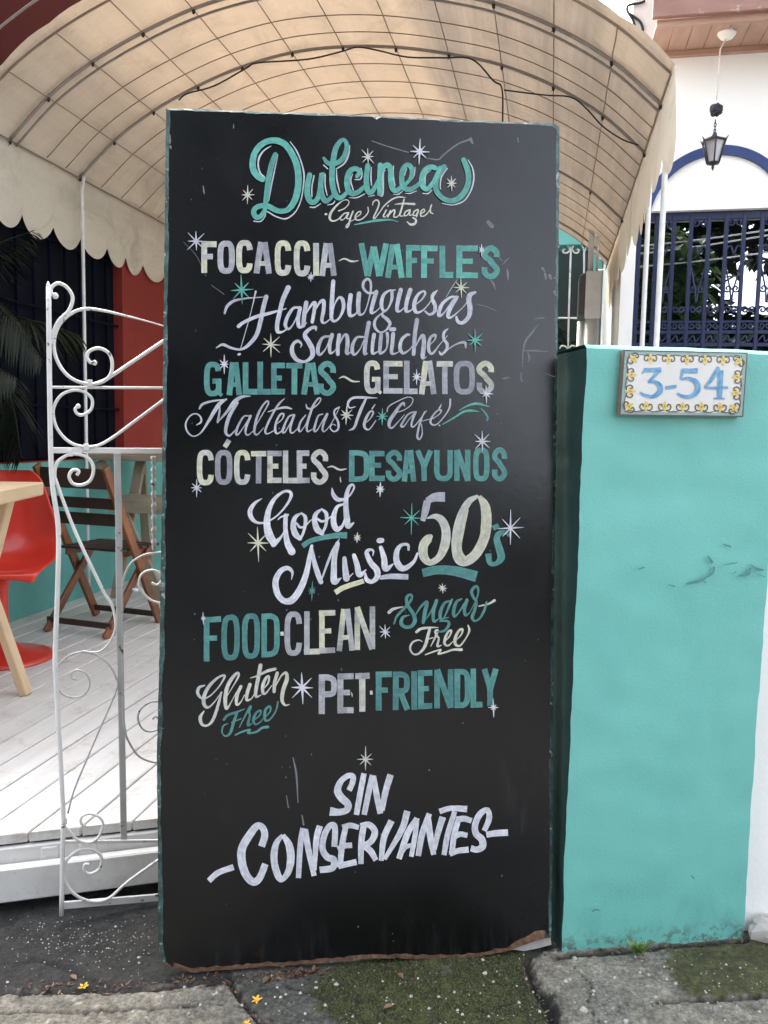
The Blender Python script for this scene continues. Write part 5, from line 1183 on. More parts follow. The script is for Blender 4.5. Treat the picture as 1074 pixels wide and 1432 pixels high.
# block capitals: strokes inside a box
def se(cx, cy, rx, ry, a0, a1, n=26, e=.62):
    r_ = []
    for i in range(n + 1):
        a = radians(a0 + (a1 - a0) * i / n); c_, s_ = cos(a), sin(a); r_.append((cx + rx * math.copysign(abs(c_) ** e, c_), cy - ry * math.copysign(abs(s_) ** e, s_)))
    return r_
def glyph(ch, x0, x1, y0, y1, w, sk=0.0):
    h = w / 2; l, r, t, bo_ = x0 + h, x1 - h, y0 + h, y1 - h; H = y1 - y0; Wd = x1 - x0; cx, m = (x0 + x1) / 2, (y0 + y1) / 2; S = []
    st_ = lambda *p, s=False, ww=w: S.append((p, s, ww))
    if ch in 'FE': st_((l, y0), (l, y1)); st_((x0, t), (x1, t)); st_((x0, m - .02 * H), (x1 - .24 * Wd, m - .02 * H), ww=w * .92)
    if ch == 'E': st_((x0, bo_), (x1, bo_))
    if ch == 'L': st_((l, y0), (l, y1)); st_((x0, bo_), (x1, bo_))
    if ch == 'I': st_((cx, y0), (cx, y1))
    if ch == 'T': st_((cx, y0), (cx, y1)); st_((x0, t), (x1, t))
    if ch == 'O': st_(*se(cx, m, r - cx, bo_ - m, 92, 452, 34), s=True)
    if ch == 'C': st_(*se(cx, m, r - cx, bo_ - m, 18, 342, 30), s=True)
    if ch == 'G': st_(*se(cx, m, r - cx, bo_ - m, 22, 318, 30), s=True); st_((cx - .02 * Wd, m + .06 * H), (x1, m + .06 * H), ww=w * .9); st_((r, m + .02 * H), (r, y1 - .04 * H)); st_((r - .06 * Wd, y1 - .12 * H), (x1 + .04 * Wd, y1 - .02 * H), ww=w * .6)
    if ch == 'S':
        st_((r, t + .26 * H), (r, t + .12 * H), (cx + .12 * Wd, t + .005 * H), (cx - .1 * Wd, t + .01 * H), (l, t + .12 * H), (l + .02 * Wd, t + .24 * H), (cx - .06 * Wd, m - .07 * H), (cx + .12 * Wd, m + .06 * H), (r - .01 * Wd, bo_ - .24 * H), (r, bo_ - .12 * H), (cx + .12 * Wd, bo_ - .005 * H), (cx - .12 * Wd, bo_ - .005 * H), (l, bo_ - .11 * H), (l, bo_ - .27 * H), s=True)
    if ch == 'A': st_((cx - .10 * Wd, y0), (x0 + h * .98, y1)); st_((cx + .10 * Wd, y0), (x1 - h * .98, y1)); st_((x0 + .30 * Wd, y0 + .68 * H), (x1 - .30 * Wd, y0 + .68 * H), ww=w * .82)
    if ch == 'D': st_((l, y0), (l, y1)); st_((x0 + .02 * Wd, t), (cx, t), (r - .08 * Wd, t + .06 * H), (r, t + .2 * H), (r, m), (r, bo_ - .2 * H), (r - .1 * Wd, bo_ - .05 * H), (cx, bo_), (x0 + .02 * Wd, bo_), s=True)
    if ch in 'PR':
        q = y0 + .58 * H; st_((l, y0), (l, y1)); st_((x0 + .02 * Wd, t), (cx, t), (r - .05 * Wd, t + .06 * H), (r, t + .16 * H), (r, q - .22 * H), (r - .06 * Wd, q - .1 * H), (cx, q - h), (l, q - h), s=True)
        if ch == 'R': st_((cx - .08 * Wd, q - h * 1.1), (x1 - h * .8, y1))
    if ch == 'N': st_((l, y0), (l, y1)); st_((r, y0), (r, y1)); st_((l, y0), (r, y1))
    if ch == 'U': st_((l, y0), (l, m), (l, bo_ - .18 * H), (l + .12 * Wd, bo_ - .04 * H), (cx, bo_), (r - .12 * Wd, bo_ - .04 * H), (r, bo_ - .18 * H), (r, m), (r, y0), s=True)
    if ch == 'W': st_((x0 + h, y0), (x0 + .30 * Wd, y1)); st_((cx - .01 * Wd, y0 + .10 * H), (x0 + .30 * Wd, y1)); st_((cx, y0 + .10 * H), (x1 - .32 * Wd, y1)); st_((x1 - h, y0), (x1 - .32 * Wd, y1))
    if ch == 'Y': st_((x0 + h, y0), (cx, m + .02 * H)); st_((x1 - h, y0), (cx, m + .04 * H)); st_((cx, m - .04 * H), (cx, y1))
    return [[(x + 0 * y, y - sk * (x - cx), ww + rng.uniform(-1.5, 1.5)) for x, y in p] if s else [(x + rng.uniform(-1.5, 1.5), y - sk * (x - cx) + rng.uniform(-1.5, 1.5), ww + rng.uniform(-2, 2)) for x, y in p] for p, s, ww in S], [s for _, s, _ in S]
def caps(label, origin, letters, w, pal, extra=(), sk=0.0):
    b = MB(); ox, oy = origin; k_ = 0; mf = lambda x, y: bp(ox + x / 6, oy + y / 6)
    for (ch, x0, x1, y0, y1) in letters:
        ss, sm_ = glyph(ch, x0, x1, y0, y1, w, sk)
        for q, s_ in zip(ss, sm_):
            cs = PAL[pal]; ribbon(b, mf, bn, q, .0006 + k_ * .00005, s_, False, (rng.choice(cs), rng.choice(cs)), seg=2); k_ += 1
    for q in extra:
        cs = PAL[pal]; ribbon(b, mf, bn, q, .0006 + k_ * .00005, True, False, (rng.choice(cs), rng.choice(cs)), seg=5); k_ += 1
    tag(b.build('painted_word', M['sign_paint'], board, tint=True), label)

# -- Dulcinea
D = lambda *ss: [WP(q) for q in ss]
paintword('white highlight lines behind the word Dulcinea', (335, 180), 6, D(
    '265,145,6 200,188,13 162,250,15 158,320,13 178,378,12 212,412,12 200,440,10', '322,220,6 292,360,11 265,490,11 246,608,5', '425,110,8 480,190,12 520,290,12 541,390,14 533,500,12 515,600,10 480,682,9 430,735,12 375,757,12 300,735,10 225,695,14 212,738,12 175,778,12 120,776,10',
    '625,395,10 607,490,11 607,572,10', '590,658,8 630,660,11 680,630,7', '718,382,10 718,480,11 735,560,8', '738,640,8 780,632,10 800,608,7', '704,305,9 740,338,10', '924,140,6 916,210,14 880,290,14 810,340,10', '812,345,6 817,430,13 840,535,9', '1018,335,10 1027,380,12 1012,425,12 970,428,10', '948,382,8 932,440,12 955,520,8', '922,580,6 985,580,11 1050,548,9',
    '1105,325,8 1102,420,12 1108,480,8', '1082,570,8 1130,560,9', '1222,350,8 1206,380,11 1201,555,12 1158,558,9', '1290,315,9 1290,400,12 1304,480,8', '1290,552,6 1330,552,11 1368,525,7', '1472,325,6 1460,400,11 1405,468,10', '1402,335,7 1384,392,10', '1392,545,6 1430,545,10 1482,525,8', '1605,350,6 1560,390,12 1556,470,8', '1535,545,6 1580,546,11 1612,518,7', '1742,335,8 1692,410,11 1682,490,9 1690,510,6',
    '1916,265,8 1955,340,12 1963,430,13 1940,520,12 1890,600,11 1830,632,12 1770,642,10 1700,630,9'), 'bright', wmul=1.15)
paintword('teal script word Dulcinea', (335, 180), 6, D(
    '192,428,54 150,400,58 117,350,60 110,285,58 130,205,56 180,140,54 250,106,54 325,108,58 390,145,58 445,225,58 482,320,60 494,430,60 483,540,60 455,620,56 415,675,50 370,695,46 310,690,48 240,655,50 175,652,46 130,675,46 118,710,48 140,745,48 175,740,44 205,700,40 220,660,34',
    '300,222,46 272,300,52 245,420,52 228,560,50 217,645,46', '588,392,48 572,470,52 568,550,54 590,610,52 625,620,48 660,575,44 678,480,44 692,372,46 680,480,50 690,560,50 718,610,48 750,598,40 785,560,30',
    '706,252,30 735,288,40 775,302,44 830,285,44 875,240,46 898,170,44 892,118,38 865,98,36 832,125,44 803,180,50 785,270,52 775,370,52 778,460,52 792,530,52 818,578,50 855,580,44 900,540,34', '985,405,36 1008,365,44 972,340,46 925,362,50 902,430,54 908,510,52 942,550,48 990,538,44 1030,505,40 1074,470,38',
    '1075,315,46 1062,430,50 1072,520,50 1100,540,46 1132,500,38 1158,440,28', '1180,310,48 1176,420,50 1176,548,46', '1182,400,30 1195,345,42 1225,312,48 1252,318,50 1266,360,50 1268,440,50 1282,505,50 1312,525,46 1350,500,40 1385,475,34 1420,440,32 1440,400,38 1443,345,44 1420,310,42 1388,318,44 1362,370,48 1360,450,50 1378,500,48 1425,515,46 1480,488,40 1515,455,34',
    '1640,335,44 1610,326,46 1562,346,50 1530,410,52 1535,485,50 1568,512,44 1602,485,40 1640,425,40 1680,335,40', '1712,325,52 1668,390,52 1644,450,50 1648,520,48 1680,568,46 1725,600,46 1780,610,48 1838,587,50 1888,530,50 1916,450,50 1912,360,52 1878,266,46'), 'teal', base=.0030, wmul=.91)
# -- Cafe Vintage
paintword('small pale script words Cafe Vintage', (440, 260), 6, D(
    '200,210,12 250,190,11 286,150,9 280,122,9 245,120,10 190,160,16 140,220,22 126,270,22 150,295,16 190,285,11 222,255,8', '284,225,14 245,235,13 216,270,14 225,288,12 255,270,9 282,228,12', '284,228,13 268,268,13 286,276,10 308,255,7', '322,213,15 300,270,16 285,330,16 268,350,14 268,330,10 300,300,8 340,280,7', '342,268,8 382,240,10 386,215,11 360,225,14 340,260,16 352,286,14 388,283,12 430,250,11 450,215,12 446,180,9', '92,238,20 98,238,20',
    '485,162,9 494,132,13 525,120,15 540,150,15 520,210,15 495,262,15 503,275,12 540,230,11 582,170,12 640,120,14 700,95,15 762,100,8', '600,205,14 576,252,14 590,262,10 620,235,8', '612,172,13 618,166,13', '636,208,15 614,262,14', '618,250,9 658,206,13 672,212,15 664,258,15 690,262,11 712,236,8', '750,115,13 730,190,16 714,248,15 742,255,8', '675,156,8 740,150,16 836,154,22', '800,202,14 765,215,13 750,248,14 776,248,10 800,208,12 795,248,13 818,243,8', '866,200,14 835,215,13 826,248,14 850,245,10 872,205,12 852,262,12',
    '822,268,12 850,288,17 840,318,22 805,326,20 774,302,9', '890,236,9 920,216,12 914,196,12 890,220,14 892,255,15 925,250,11 965,205,11 980,160,12', '972,172,9 970,220,14 992,236,10'), 'pale')
paintword('teal brush stroke under Cafe Vintage', (440, 260), 6, D('334,326,9 430,307,17 530,290,23 630,285,15 705,302,5'), 'teal')
# -- Hamburguesas
off = lambda s_, dx, dy=0: ' '.join(','.join([str(float(q.split(',')[0]) + dx), str(float(q.split(',')[1]) + dy)] + q.split(',')[2:]) for q in s_.split())
h5 = lambda s_: off(s_, 990); h6 = lambda s_: off(s_, 1590)
paintword('white script word Hamburguesas', (295, 375), 6, D(
    '115,380,18 135,322,26 190,277,24 280,256,16 452,242,7', '464,240,36 440,330,36 415,450,36 382,560,34 320,640,30 252,682,20 170,670,22 100,642,24 45,668,9', '232,488,32 270,458,28 380,408,30 480,382,28 632,340,7', '376,196,18 350,310,8 320,430,8 245,690,8', '232,725,22 242,722,22', '648,165,44 602,270,38 577,370,36 556,470,36 560,532,32 600,535,18 642,508,9',
    '740,332,22 690,338,24 642,410,30 624,478,30 650,512,22 690,470,14 742,368,16', '748,335,32 732,420,32 738,490,30 775,490,16 802,458,8', '800,290,36 782,400,36 775,482,34', '788,400,10 840,312,22 872,292,30 866,360,30 850,452,30', '864,372,10 910,292,22 945,277,32 945,350,32 930,440,28 955,460,18 1010,420,9',
    h5('36,112,34 27,240,36 22,350,36 22,425,30 50,446,22 92,410,20 122,330,30 112,262,32 82,250,22 50,300,12 38,352,8'), h5('182,228,36 170,330,36 176,398,30 215,392,18 242,358,9'), h5('252,214,36 245,310,36 252,382,30 285,386,16 312,340,10 338,250,14 352,170,20 347,112,22 320,92,24 290,122,26 290,172,24 332,210,22 398,202,22'), h5('397,200,34 370,290,34 354,372,28 390,366,14 432,328,8'),
    h5('558,184,9 500,192,18 455,232,28 440,310,32 462,362,24 500,330,16 527,260,26 527,195,28'), h5('457,365,16 446,395,24 490,432,30 510,470,28 480,520,18 430,540,18 386,500,26 386,440,24 432,385,9'), h5('602,184,36 580,270,34 570,352,30 600,360,16 652,310,8'), h5('682,184,36 655,270,34 645,357,30 680,360,16 722,318,8'), h5('720,312,9 780,262,14 807,212,20 785,196,20 740,232,26 715,300,34 725,366,30 770,366,18 830,310,9 902,200,8'), h5('908,188,10 872,220,24 866,260,30 890,320,32 880,372,26 840,390,22 804,362,16'), h5('880,378,9 922,348,7'),
    h6('470,242,16 420,246,22 350,300,28 320,380,32 330,402,26 370,370,14 440,270,16 472,240,14'), h6('474,245,28 422,330,32 396,400,32 420,416,22 480,370,9 540,310,8 572,258,7'), h6('626,205,22 582,226,38 572,272,42 582,340,42 570,410,36 520,460,30 480,450,30 468,412,22')), 'white')
paintword('thin scratched strokes on the last letters of Hamburguesas', (560, 375), 6, D('476,95,6 420,180,8 384,242,5'), 'grey')
# -- Sandwiches
paintword('white script word Sandwiches', (295, 375), 6, D(
    '880,522,14 876,496,28 830,510,28 788,560,36 820,620,42 850,680,42 848,740,36 790,784,24 722,770,34 682,710,38 688,642,28 730,612,26 760,640,16 750,666,6', '1002,572,20 940,582,24 906,640,32 896,700,32 916,726,24 960,680,12 1002,590,14', h5('26,560,32 6,640,32 10,710,26 40,702,12 76,660,7'), h5('86,562,32 76,640,32 74,722,32'), h5('80,660,9 120,572,20 150,566,30 156,640,34 150,716,30 192,700,8'),
    h5('290,578,16 235,582,22 200,640,30 196,700,30 216,726,22 260,680,12 300,590,12'), h5('334,460,36 312,580,34 300,710,32 322,716,12'), h5('378,558,32 366,640,30 366,716,26 412,700,9'), h5('438,558,32 430,640,32 430,714,26 480,680,15 492,600,24 488,548,28'), h5('538,552,32 531,640,32 525,712,28 560,716,12 602,690,7'), h5('520,514,34 548,514,34'), h5('672,560,22 650,562,24 610,602,28 596,670,32 620,714,26 670,690,12 702,650,8'), h5('738,436,36 720,560,34 710,722,32'), h5('714,682,9 760,592,20 790,568,32 796,640,36 785,740,36 797,756,20 817,745,8'),
    h5('838,652,9 886,602,14 891,562,24 852,582,24 836,640,28 840,700,28 870,716,22 930,640,9 992,568,8'), h6('398,508,9 366,540,24 360,590,24 391,640,28 381,690,24 341,725,22 325,702,14'), h6('383,697,10 430,660,12 490,630,18 540,626,26 546,668,14')), 'grey')
# -- Malteadas Te Cafe
m2 = lambda s_: off(s_, 960); m3 = lambda s_: off(s_, 1860)
paintword('white script words Malteadas Té Café', (250, 540), 6, D(
    '150,326,9 187,300,18 181,256,15 140,231,12 90,255,13 58,320,16 75,386,16 125,421,12 186,390,14 240,310,24 300,210,32 342,150,32 398,110,16', '174,188,18 200,152,22 280,126,18 402,112,12', '346,150,10 341,220,18 326,302,20', '326,302,10 400,220,24 470,130,34 530,90,26 602,84,8', '492,140,24 430,240,30 400,330,30 395,390,26 426,416,18 472,370,7', '592,250,13 545,256,16 500,330,20 480,390,24 496,406,16 540,350,9 602,250,12', '602,250,22 570,330,22 560,390,18 582,410,13 632,370,7',
    '640,342,8 700,240,11 751,150,15 740,126,15 700,170,18 660,250,22 640,330,24 635,390,20 660,406,14 712,350,7', '888,104,7 840,150,20 790,230,20 745,320,20 725,380,20 746,400,13 802,370,7', '750,216,8 830,190,16 900,179,22 946,191,13', '815,322,8 866,280,11 881,236,17 850,240,17 815,310,20 810,380,22 836,396,14 892,350,7', '958,240,12 920,260,16 886,330,20 870,380,22 890,386,14 930,320,9 968,238,12', '968,245,22 942,320,22 936,380,18 960,391,12 1012,340,7',
    m2('103,245,12 62,300,18 46,360,20 60,381,13 100,330,9 150,232,12'), m2('108,152,10 120,186,18 160,186,15 210,150,11 231,111,13 210,104,16 170,160,20 140,240,22 115,330,22 121,381,16 162,360,7'), m2('248,235,12 210,250,16 186,320,20 175,370,22 195,376,14 236,310,9 282,230,12'), m2('286,235,22 256,310,22 246,370,18 270,376,12 322,310,9 387,180,9'), m2('387,176,12 350,200,16 346,240,18 376,300,20 376,360,18 340,381,13 310,350,11 330,320,8 356,330,8'),
    m2('520,174,10 472,182,14 460,142,22 500,100,22 590,96,22 704,100,7'), m2('612,104,18 575,180,26 540,270,26 510,350,22 468,371,7'), m2('588,322,8 640,280,11 671,226,18 650,211,18 615,260,24 596,320,26 606,356,20 640,361,13 692,290,9'), m2('687,154,8 661,190,15'),
    m2('786,215,9 800,172,11 870,130,9 960,93,8 1004,110,9 985,160,9 930,200,8 868,222,7'), m2('932,166,15 925,141,20 890,170,24 850,230,30 810,290,32 806,338,26 830,350,18 880,300,11 932,240,7'), m2('1012,215,12 960,240,16 920,300,20 905,336,22 930,336,14 970,280,9 1022,220,12'),
    m3('127,218,20 101,280,20 91,336,16 116,336,12 170,270,9 217,208,9'), m3('202,213,9 165,300,18 145,380,20 141,430,20 160,446,15 181,400,12 176,330,10 170,300,8 230,281,8 282,270,7'), m3('270,271,8 320,240,10 341,206,15 310,206,15 270,250,18 250,300,20 271,326,15 310,316,11 370,250,11 410,180,16 416,113,18'), m3('342,153,9 324,187,17'), m3('322,330,16 328,330,16')), 'grey')
paintword('teal leaf flourish after Café', (560, 540), 6, D('495,202,7 560,167,15 640,147,22 748,172,6', '352,321,9 450,265,15 530,215,21 600,206,21 658,214,6', '674,186,7 710,225,16 731,265,20 724,292,9'), 'teal')
# -- Good Music
paintword('bright white script word Good', (335, 670), 6, D(
    '187,163,6 130,200,28 90,260,42 97,320,40 140,362,26 200,366,20 280,332,16 350,272,18 412,190,24 434,130,30 412,102,26 360,110,24 290,170,34 242,270,48 230,380,60 250,470,72 288,535,62', '285,548,50 345,490,24 372,440,8', '322,340,9 350,317,16 407,300,20', '387,306,38 385,420,40 400,530,54 438,608,66',
    '522,284,14 467,320,36 450,390,48 468,460,54 506,498,40', '518,284,14 552,322,34 548,400,28 527,470,24 505,500,16', '478,372,22 510,404,24 548,394,18 592,350,13 615,335,9', '694,250,14 642,290,36 630,350,46 650,420,54 690,452,44', '688,250,14 727,290,34 727,370,28 707,430,24 690,455,16', '652,332,22 690,355,24 732,340,18 782,300,11',
    '872,210,18 820,232,30 792,300,44 790,370,50 816,422,46 862,392,26 884,330,16', '776,78,12 786,130,34 826,172,38 880,166,24 930,130,17 961,70,18 945,46,22 915,75,32 895,150,40 892,240,46 902,340,54 912,396,46 956,368,16'), 'bright', wmul=.94)
paintword('teal brush stroke under Good', (335, 670), 6, D('528,562,44 600,516,40 720,487,42 830,471,48 902,472,54'), 'dteal', cap=False)
g5 = lambda s_: off(s_, 870)
paintword('bright white script word Music', (335, 670), 6, D(
    '436,842,6 442,780,26 402,746,38 340,776,46 302,860,54 318,960,54 370,1020,50 440,1014,62 510,920,58 560,790,50 590,640,38 606,560,28', '606,570,20 626,690,40 656,790,48 682,862,42', '686,850,14 740,700,24 790,580,22 837,504,9', '822,540,40 796,660,48 791,780,54 796,862,56 852,830,10', '880,664,36 886,750,50 896,832,60', '896,848,14 952,790,9', '960,640,36 986,720,48 1006,802,52 1062,760,9',
    g5('248,642,8 252,602,20 220,592,26 196,620,38 230,700,48 280,760,56 284,820,48 240,860,36 196,842,38 184,788,16'), g5('315,575,36 341,660,50 356,752,54 422,710,9'), g5('300,516,46 322,514,46'), g5('547,592,22 542,552,26 490,552,30 451,600,44 446,680,54 480,742,58 530,742,44 592,690,30 622,624,22')), 'bright', wmul=.94)
paintword('cream brush stroke under the u of Music', (335, 670), 6, D('802,952,44 880,907,42 1042,854,40'), 'cream', cap=False)
paintword('white brush stroke under the end of Music', (480, 670), 6, D('306,828,30 400,816,44 546,820,46'), 'white', cap=False)
# -- 50's
paintword("large cream figures 50", (570, 670), 6, [(WP('314,150,84 230,152,74 158,184,50'), {'p': 'grey', 'c': False}), (WP('166,182,62 150,260,62 126,352,40'), {'p': 'grey', 'c': False})] + D(
    '160,330,10 230,312,44 290,350,70 322,440,76 312,550,80 268,650,62 190,700,52 136,650,76 132,560,78 172,500,72 206,470,20', '592,140,26 512,190,56 452,300,70 417,440,80 407,580,80 432,672,84 490,688,84 570,630,84 640,500,86 660,360,90 650,230,80 600,142,34'), 'cream', cap=False, wmul=.97)
paintword("cream highlight strokes inside the figure 0", (570, 670), 6, D('500,262,22 462,420,30 440,580,26 480,670,26', '640,300,26 640,420,24 590,540,24'), 'cream', cap=True, base=.0022)
paintword('broad teal brush stroke under 50', (570, 670), 6, D('124,788,70 250,762,74 400,772,82 578,818,92'), 'dteal', cap=False)
paintword("teal letter s with apostrophe after 50", (570, 670), 6, D('716,412,44 766,388,40', '852,480,22 832,448,34 772,456,46 747,502,54 771,590,62 784,660,62 742,708,38 690,702,42 676,624,52'), 'dteal', cap=False)
# -- Sugar Free / Gluten Free
paintword('teal script word Sugar', (530, 810), 6, D(
    '126,372,18 150,310,22 215,240,26 265,180,24 276,141,22 255,130,24 230,160,28 241,220,30 286,290,32 301,350,34 270,395,30 220,400,30 186,370,32 200,320,26 252,300,10', '304,302,12 350,230,20 402,190,28 386,270,34 370,362,28', '370,366,8 430,280,15 482,180,20', '482,180,30 456,270,30 460,352,26 502,330,9', '602,180,14 550,200,24 516,270,30 516,330,26 546,320,14 590,220,22 612,168,18', '518,332,14 584,320,9', '508,352,12 570,350,22 586,380,26 550,430,24 484,442,14', '692,165,16 650,190,26 626,260,30 630,310,26 660,290,14 706,220,18 737,170,16', '737,175,30 716,250,30 726,302,24 762,280,9',
    '758,282,8 820,160,16 831,80,22 810,60,26 776,100,28 791,150,26 816,190,26 801,260,28 781,320,28 806,350,18 850,320,20 886,250,24 901,190,16'), 'dteal')
paintword('short white dash before Sugar', (530, 810), 6, D('84,278,28 120,250,24 198,231,10'), 'pale')
paintword('short white dash after Sugar', (530, 810), 6, D('838,226,12 920,206,18 968,178,24'), 'pale')
paintword('white script word Free under Sugar', (530, 810), 6, D(
    '314,443,24 350,416,24 420,406,20 498,404,7', '427,408,24 406,490,28 381,570,26 330,625,18 285,625,16 261,580,18 280,530,18 330,510,14 362,522,9', '400,506,10 452,490,12', '434,562,8 470,490,18 491,430,24 471,440,20 490,480,20 501,500,18 490,560,22 522,554,9', '538,532,8 590,480,14 606,431,18 580,441,20 556,490,24 550,540,24 580,556,16 622,520,8', '630,522,8 686,470,14 701,421,20 670,431,22 640,490,28 641,545,26 680,556,18 731,490,14 757,430,20 747,388,16', '388,633,12 450,610,16 520,590,14 496,626,18 560,611,18 620,591,20 691,590,26'), 'pale')
paintword('cream script word Gluten', (265, 910), 6, D(
    '127,290,13 80,310,26 70,360,28 110,400,18 170,380,13 240,310,13 291,230,18 290,206,20 240,225,20 170,290,28 126,370,32 120,440,32 150,476,24 200,440,13 267,350,9', '267,350,18 236,470,26 196,580,26 150,626,20 105,616,26 90,560,30 121,508,13', '300,402,8 370,290,11 412,210,20 400,186,22 350,240,30 312,320,32 300,420,32 311,486,24 350,430,10 392,350,9', '432,298,26 400,370,30 396,450,24 430,430,12 462,370,8', '507,283,30 486,350,30 480,412,24 520,400,12 557,340,8', '596,122,32 576,230,32 556,340,30 561,386,22 602,370,9', '512,228,9 580,206,18 650,170,26 718,152,26', '618,322,8 660,270,16 666,216,22 640,230,24 616,290,30 616,350,26 640,356,18 692,290,8', '737,186,28 716,260,30 710,342,28', '714,312,8 770,210,16 811,186,26 816,240,34 786,330,34 776,410,30 800,455,20 838,450,8'), 'pale')
paintword('teal script word Free under Gluten', (265, 910), 6, D(
    '288,578,22 320,541,24 390,516,20 462,488,9', '397,520,24 371,600,26 341,690,24 300,715,16 273,680,15 285,630,15 322,610,9', '352,602,10 432,570,13', '418,642,8 460,560,14 501,480,20 516,466,22 500,510,20 506,545,20 490,622,24 522,610,9', '528,592,8 590,540,15 596,501,18 560,520,22 536,580,26 551,616,20 590,600,15 622,560,8', '630,562,8 676,510,14 676,466,20 640,490,24 630,550,26 641,586,22 680,570,16 726,500,16 742,428,18', '383,706,14 440,680,18 510,660,16 490,690,18 560,680,20 610,646,22 657,638,26'), 'dteal')
# -- SIN CONSERVANTES (flat brush)
S4 = lambda s_: off(s_, 840); S5 = lambda s_: off(s_, 1620, 360)
paintword('bold white brush word SIN', (420, 1040), 6, D('408,392,46 436,330,46 442,276,46 402,268,46 342,312,48 312,390,60 342,450,64 398,505,62 388,556,54 320,574,58 248,566,74', '534,248,46 505,400,48 470,596,46', '606,262,48 575,400,48 535,596,44', '618,268,34 640,430,50 672,586,48', '757,258,54 715,400,52 684,560,44'), 'bright', cap=False)
paintword('bold white brush word CONSERVANTES', (280, 1040), 6, D(
    '515,862,56 541,770,58 524,706,56 476,690,58 411,770,66 351,880,68 351,1000,68 391,1110,66 450,1160,62 501,1120,58 547,1008,54', '692,766,28 641,830,48 620,920,58 626,1020,58 660,1120,56 692,1134,44 740,1070,54 760,960,64 745,850,60 694,764,36', '866,708,52 840,850,48 824,1126,44', '880,716,46 910,900,50 956,1108,42', '1004,688,52 975,800,50 958,1060,34',
    S4('284,864,48 291,760,50 285,686,48 245,690,48 200,770,50 186,880,52 226,950,56 280,972,56 270,1040,56 162,1058,54'), S4('382,690,46 350,850,48 334,1036,46'), S4('352,702,46 420,684,46 490,702,42'), S4('312,882,46 370,856,46 434,850,46'), S4('318,1026,50 400,1006,50 472,990,52'), S4('530,686,52 510,840,50 508,1008,44'), S4('503,688,46 580,680,52 625,740,54 590,820,52 508,862,44'), S4('538,858,50 590,900,54 634,976,44'), S4('765,644,54 700,790,52 678,980,40'), S4('897,562,54 850,720,52 706,968,32'), S4('978,624,44 900,750,52 826,964,46'), S4('980,624,38 960,780,42 930,946,38'), S4('848,912,36 880,866,40 935,848,36'),
    S5('302,224,46 240,400,52 208,580,44'), S5('290,240,44 310,420,54 338,570,42'), S5('414,252,56 370,400,48 345,530,32'), S5('514,206,40 455,400,48 424,572,42'), S5('386,206,46 480,180,46 618,186,54'), S5('552,250,46 510,400,48 488,570,46'), S5('526,276,48 590,266,50 656,284,46'), S5('512,416,46 560,396,46 620,406,42'), S5('472,562,46 540,536,48 630,525,52'), S5('760,368,42 801,270,48 790,194,42 730,222,52 686,310,52 691,390,54 741,440,58 746,500,58 700,525,52 648,514,50')), 'bright', cap=False)
paintword('white brush dash before CONSERVANTES', (280, 1040), 6, D('72,1150,46 150,1082,48 280,1034,50'), 'bright', cap=False)
paintword('white brush dash after CONSERVANTES', (280, 1040), 6, D(S5('780,402,50 860,391,52 962,384,56')), 'bright', cap=False)
# -- capital lines
caps('cream and grey capitals FOCACCIA', (255, 315), [('F', 160, 288, 135, 402), ('O', 295, 440, 130, 408), ('C', 452, 592, 125, 404), ('A', 598, 750, 142, 406), ('C', 775, 915, 127, 425), ('C', 935, 1074, 128, 430), ('I', 1097, 1148, 150, 426), ('A', 1150, 1296, 150, 426)], 48, 'capw')
caps('teal capitals WAFFLES', (420, 315), [('W', 488, 745, 152, 427), ('A', 708, 874, 160, 442), ('F', 885, 1008, 166, 440), ('F', 1012, 1152, 171, 442), ('L', 1166, 1280, 173, 443), ('E', 1308, 1490, 172, 446), ('S', 1520, 1670, 172, 455)], 49, 'teal')
caps('teal capitals GALLETAS', (270, 490), [('G', 92, 238, 95, 386), ('A', 280, 412, 100, 376), ('L', 418, 540, 100, 370), ('L', 540, 652, 96, 370), ('E', 655, 772, 105, 370), ('T', 783, 917, 106, 370), ('A', 908, 1062, 104, 372), ('S', 1050, 1197, 90, 382)], 47, 'dteal')
caps('cream and grey capitals GELATOS', (430, 490), [('G', 474, 612, 85, 366), ('E', 637, 797, 90, 364), ('L', 808, 922, 86, 366), ('A', 934, 1082, 88, 368), ('T', 1084, 1220, 90, 368), ('O', 1226, 1404, 88, 371), ('S', 1418, 1562, 88, 371)], 46, 'capw')
caps('cream and grey capitals CÓCTELES', (260, 605), [('C', 92, 236, 145, 442), ('O', 244, 390, 145, 438), ('C', 404, 542, 145, 438), ('T', 547, 674, 155, 426), ('E', 684, 803, 152, 422), ('L', 812, 932, 150, 424), ('E', 930, 1037, 150, 424), ('S', 1050, 1192, 140, 437)], 45, 'capw', extra=[[(364, 62, 42), (326, 122, 38)]])
caps('teal capitals DESAYUNOS', (420, 605), [('D', 409, 577, 148, 412), ('E', 578, 707, 152, 406), ('S', 717, 852, 145, 412), ('A', 850, 972, 148, 410), ('Y', 960, 1114, 150, 406), ('U', 1122, 1278, 146, 409), ('N', 1290, 1427, 145, 406), ('O', 1448, 1586, 126, 409), ('S', 1607, 1732, 124, 409)], 45, 'dteal')
caps('teal capitals FOOD', (270, 835), [('F', 90, 236, 165, 536), ('O', 238, 392, 146, 531), ('O', 410, 562, 135, 517), ('D', 574, 726, 136, 501)], 46, 'dteal', sk=.05)
caps('grey and cream capitals CLEAN', (390, 835), [('C', 47, 196, 120, 492), ('L', 212, 342, 118, 480), ('E', 337, 472, 110, 470), ('A', 482, 637, 98, 450), ('N', 634, 806, 80, 440)], 46, 'capw', sk=.05)
caps('grey and cream capitals PET', (400, 920), [('P', 274, 427, 138, 468), ('E', 431, 568, 130, 463), ('T', 580, 700, 126, 450)], 50, 'capw', sk=.03)
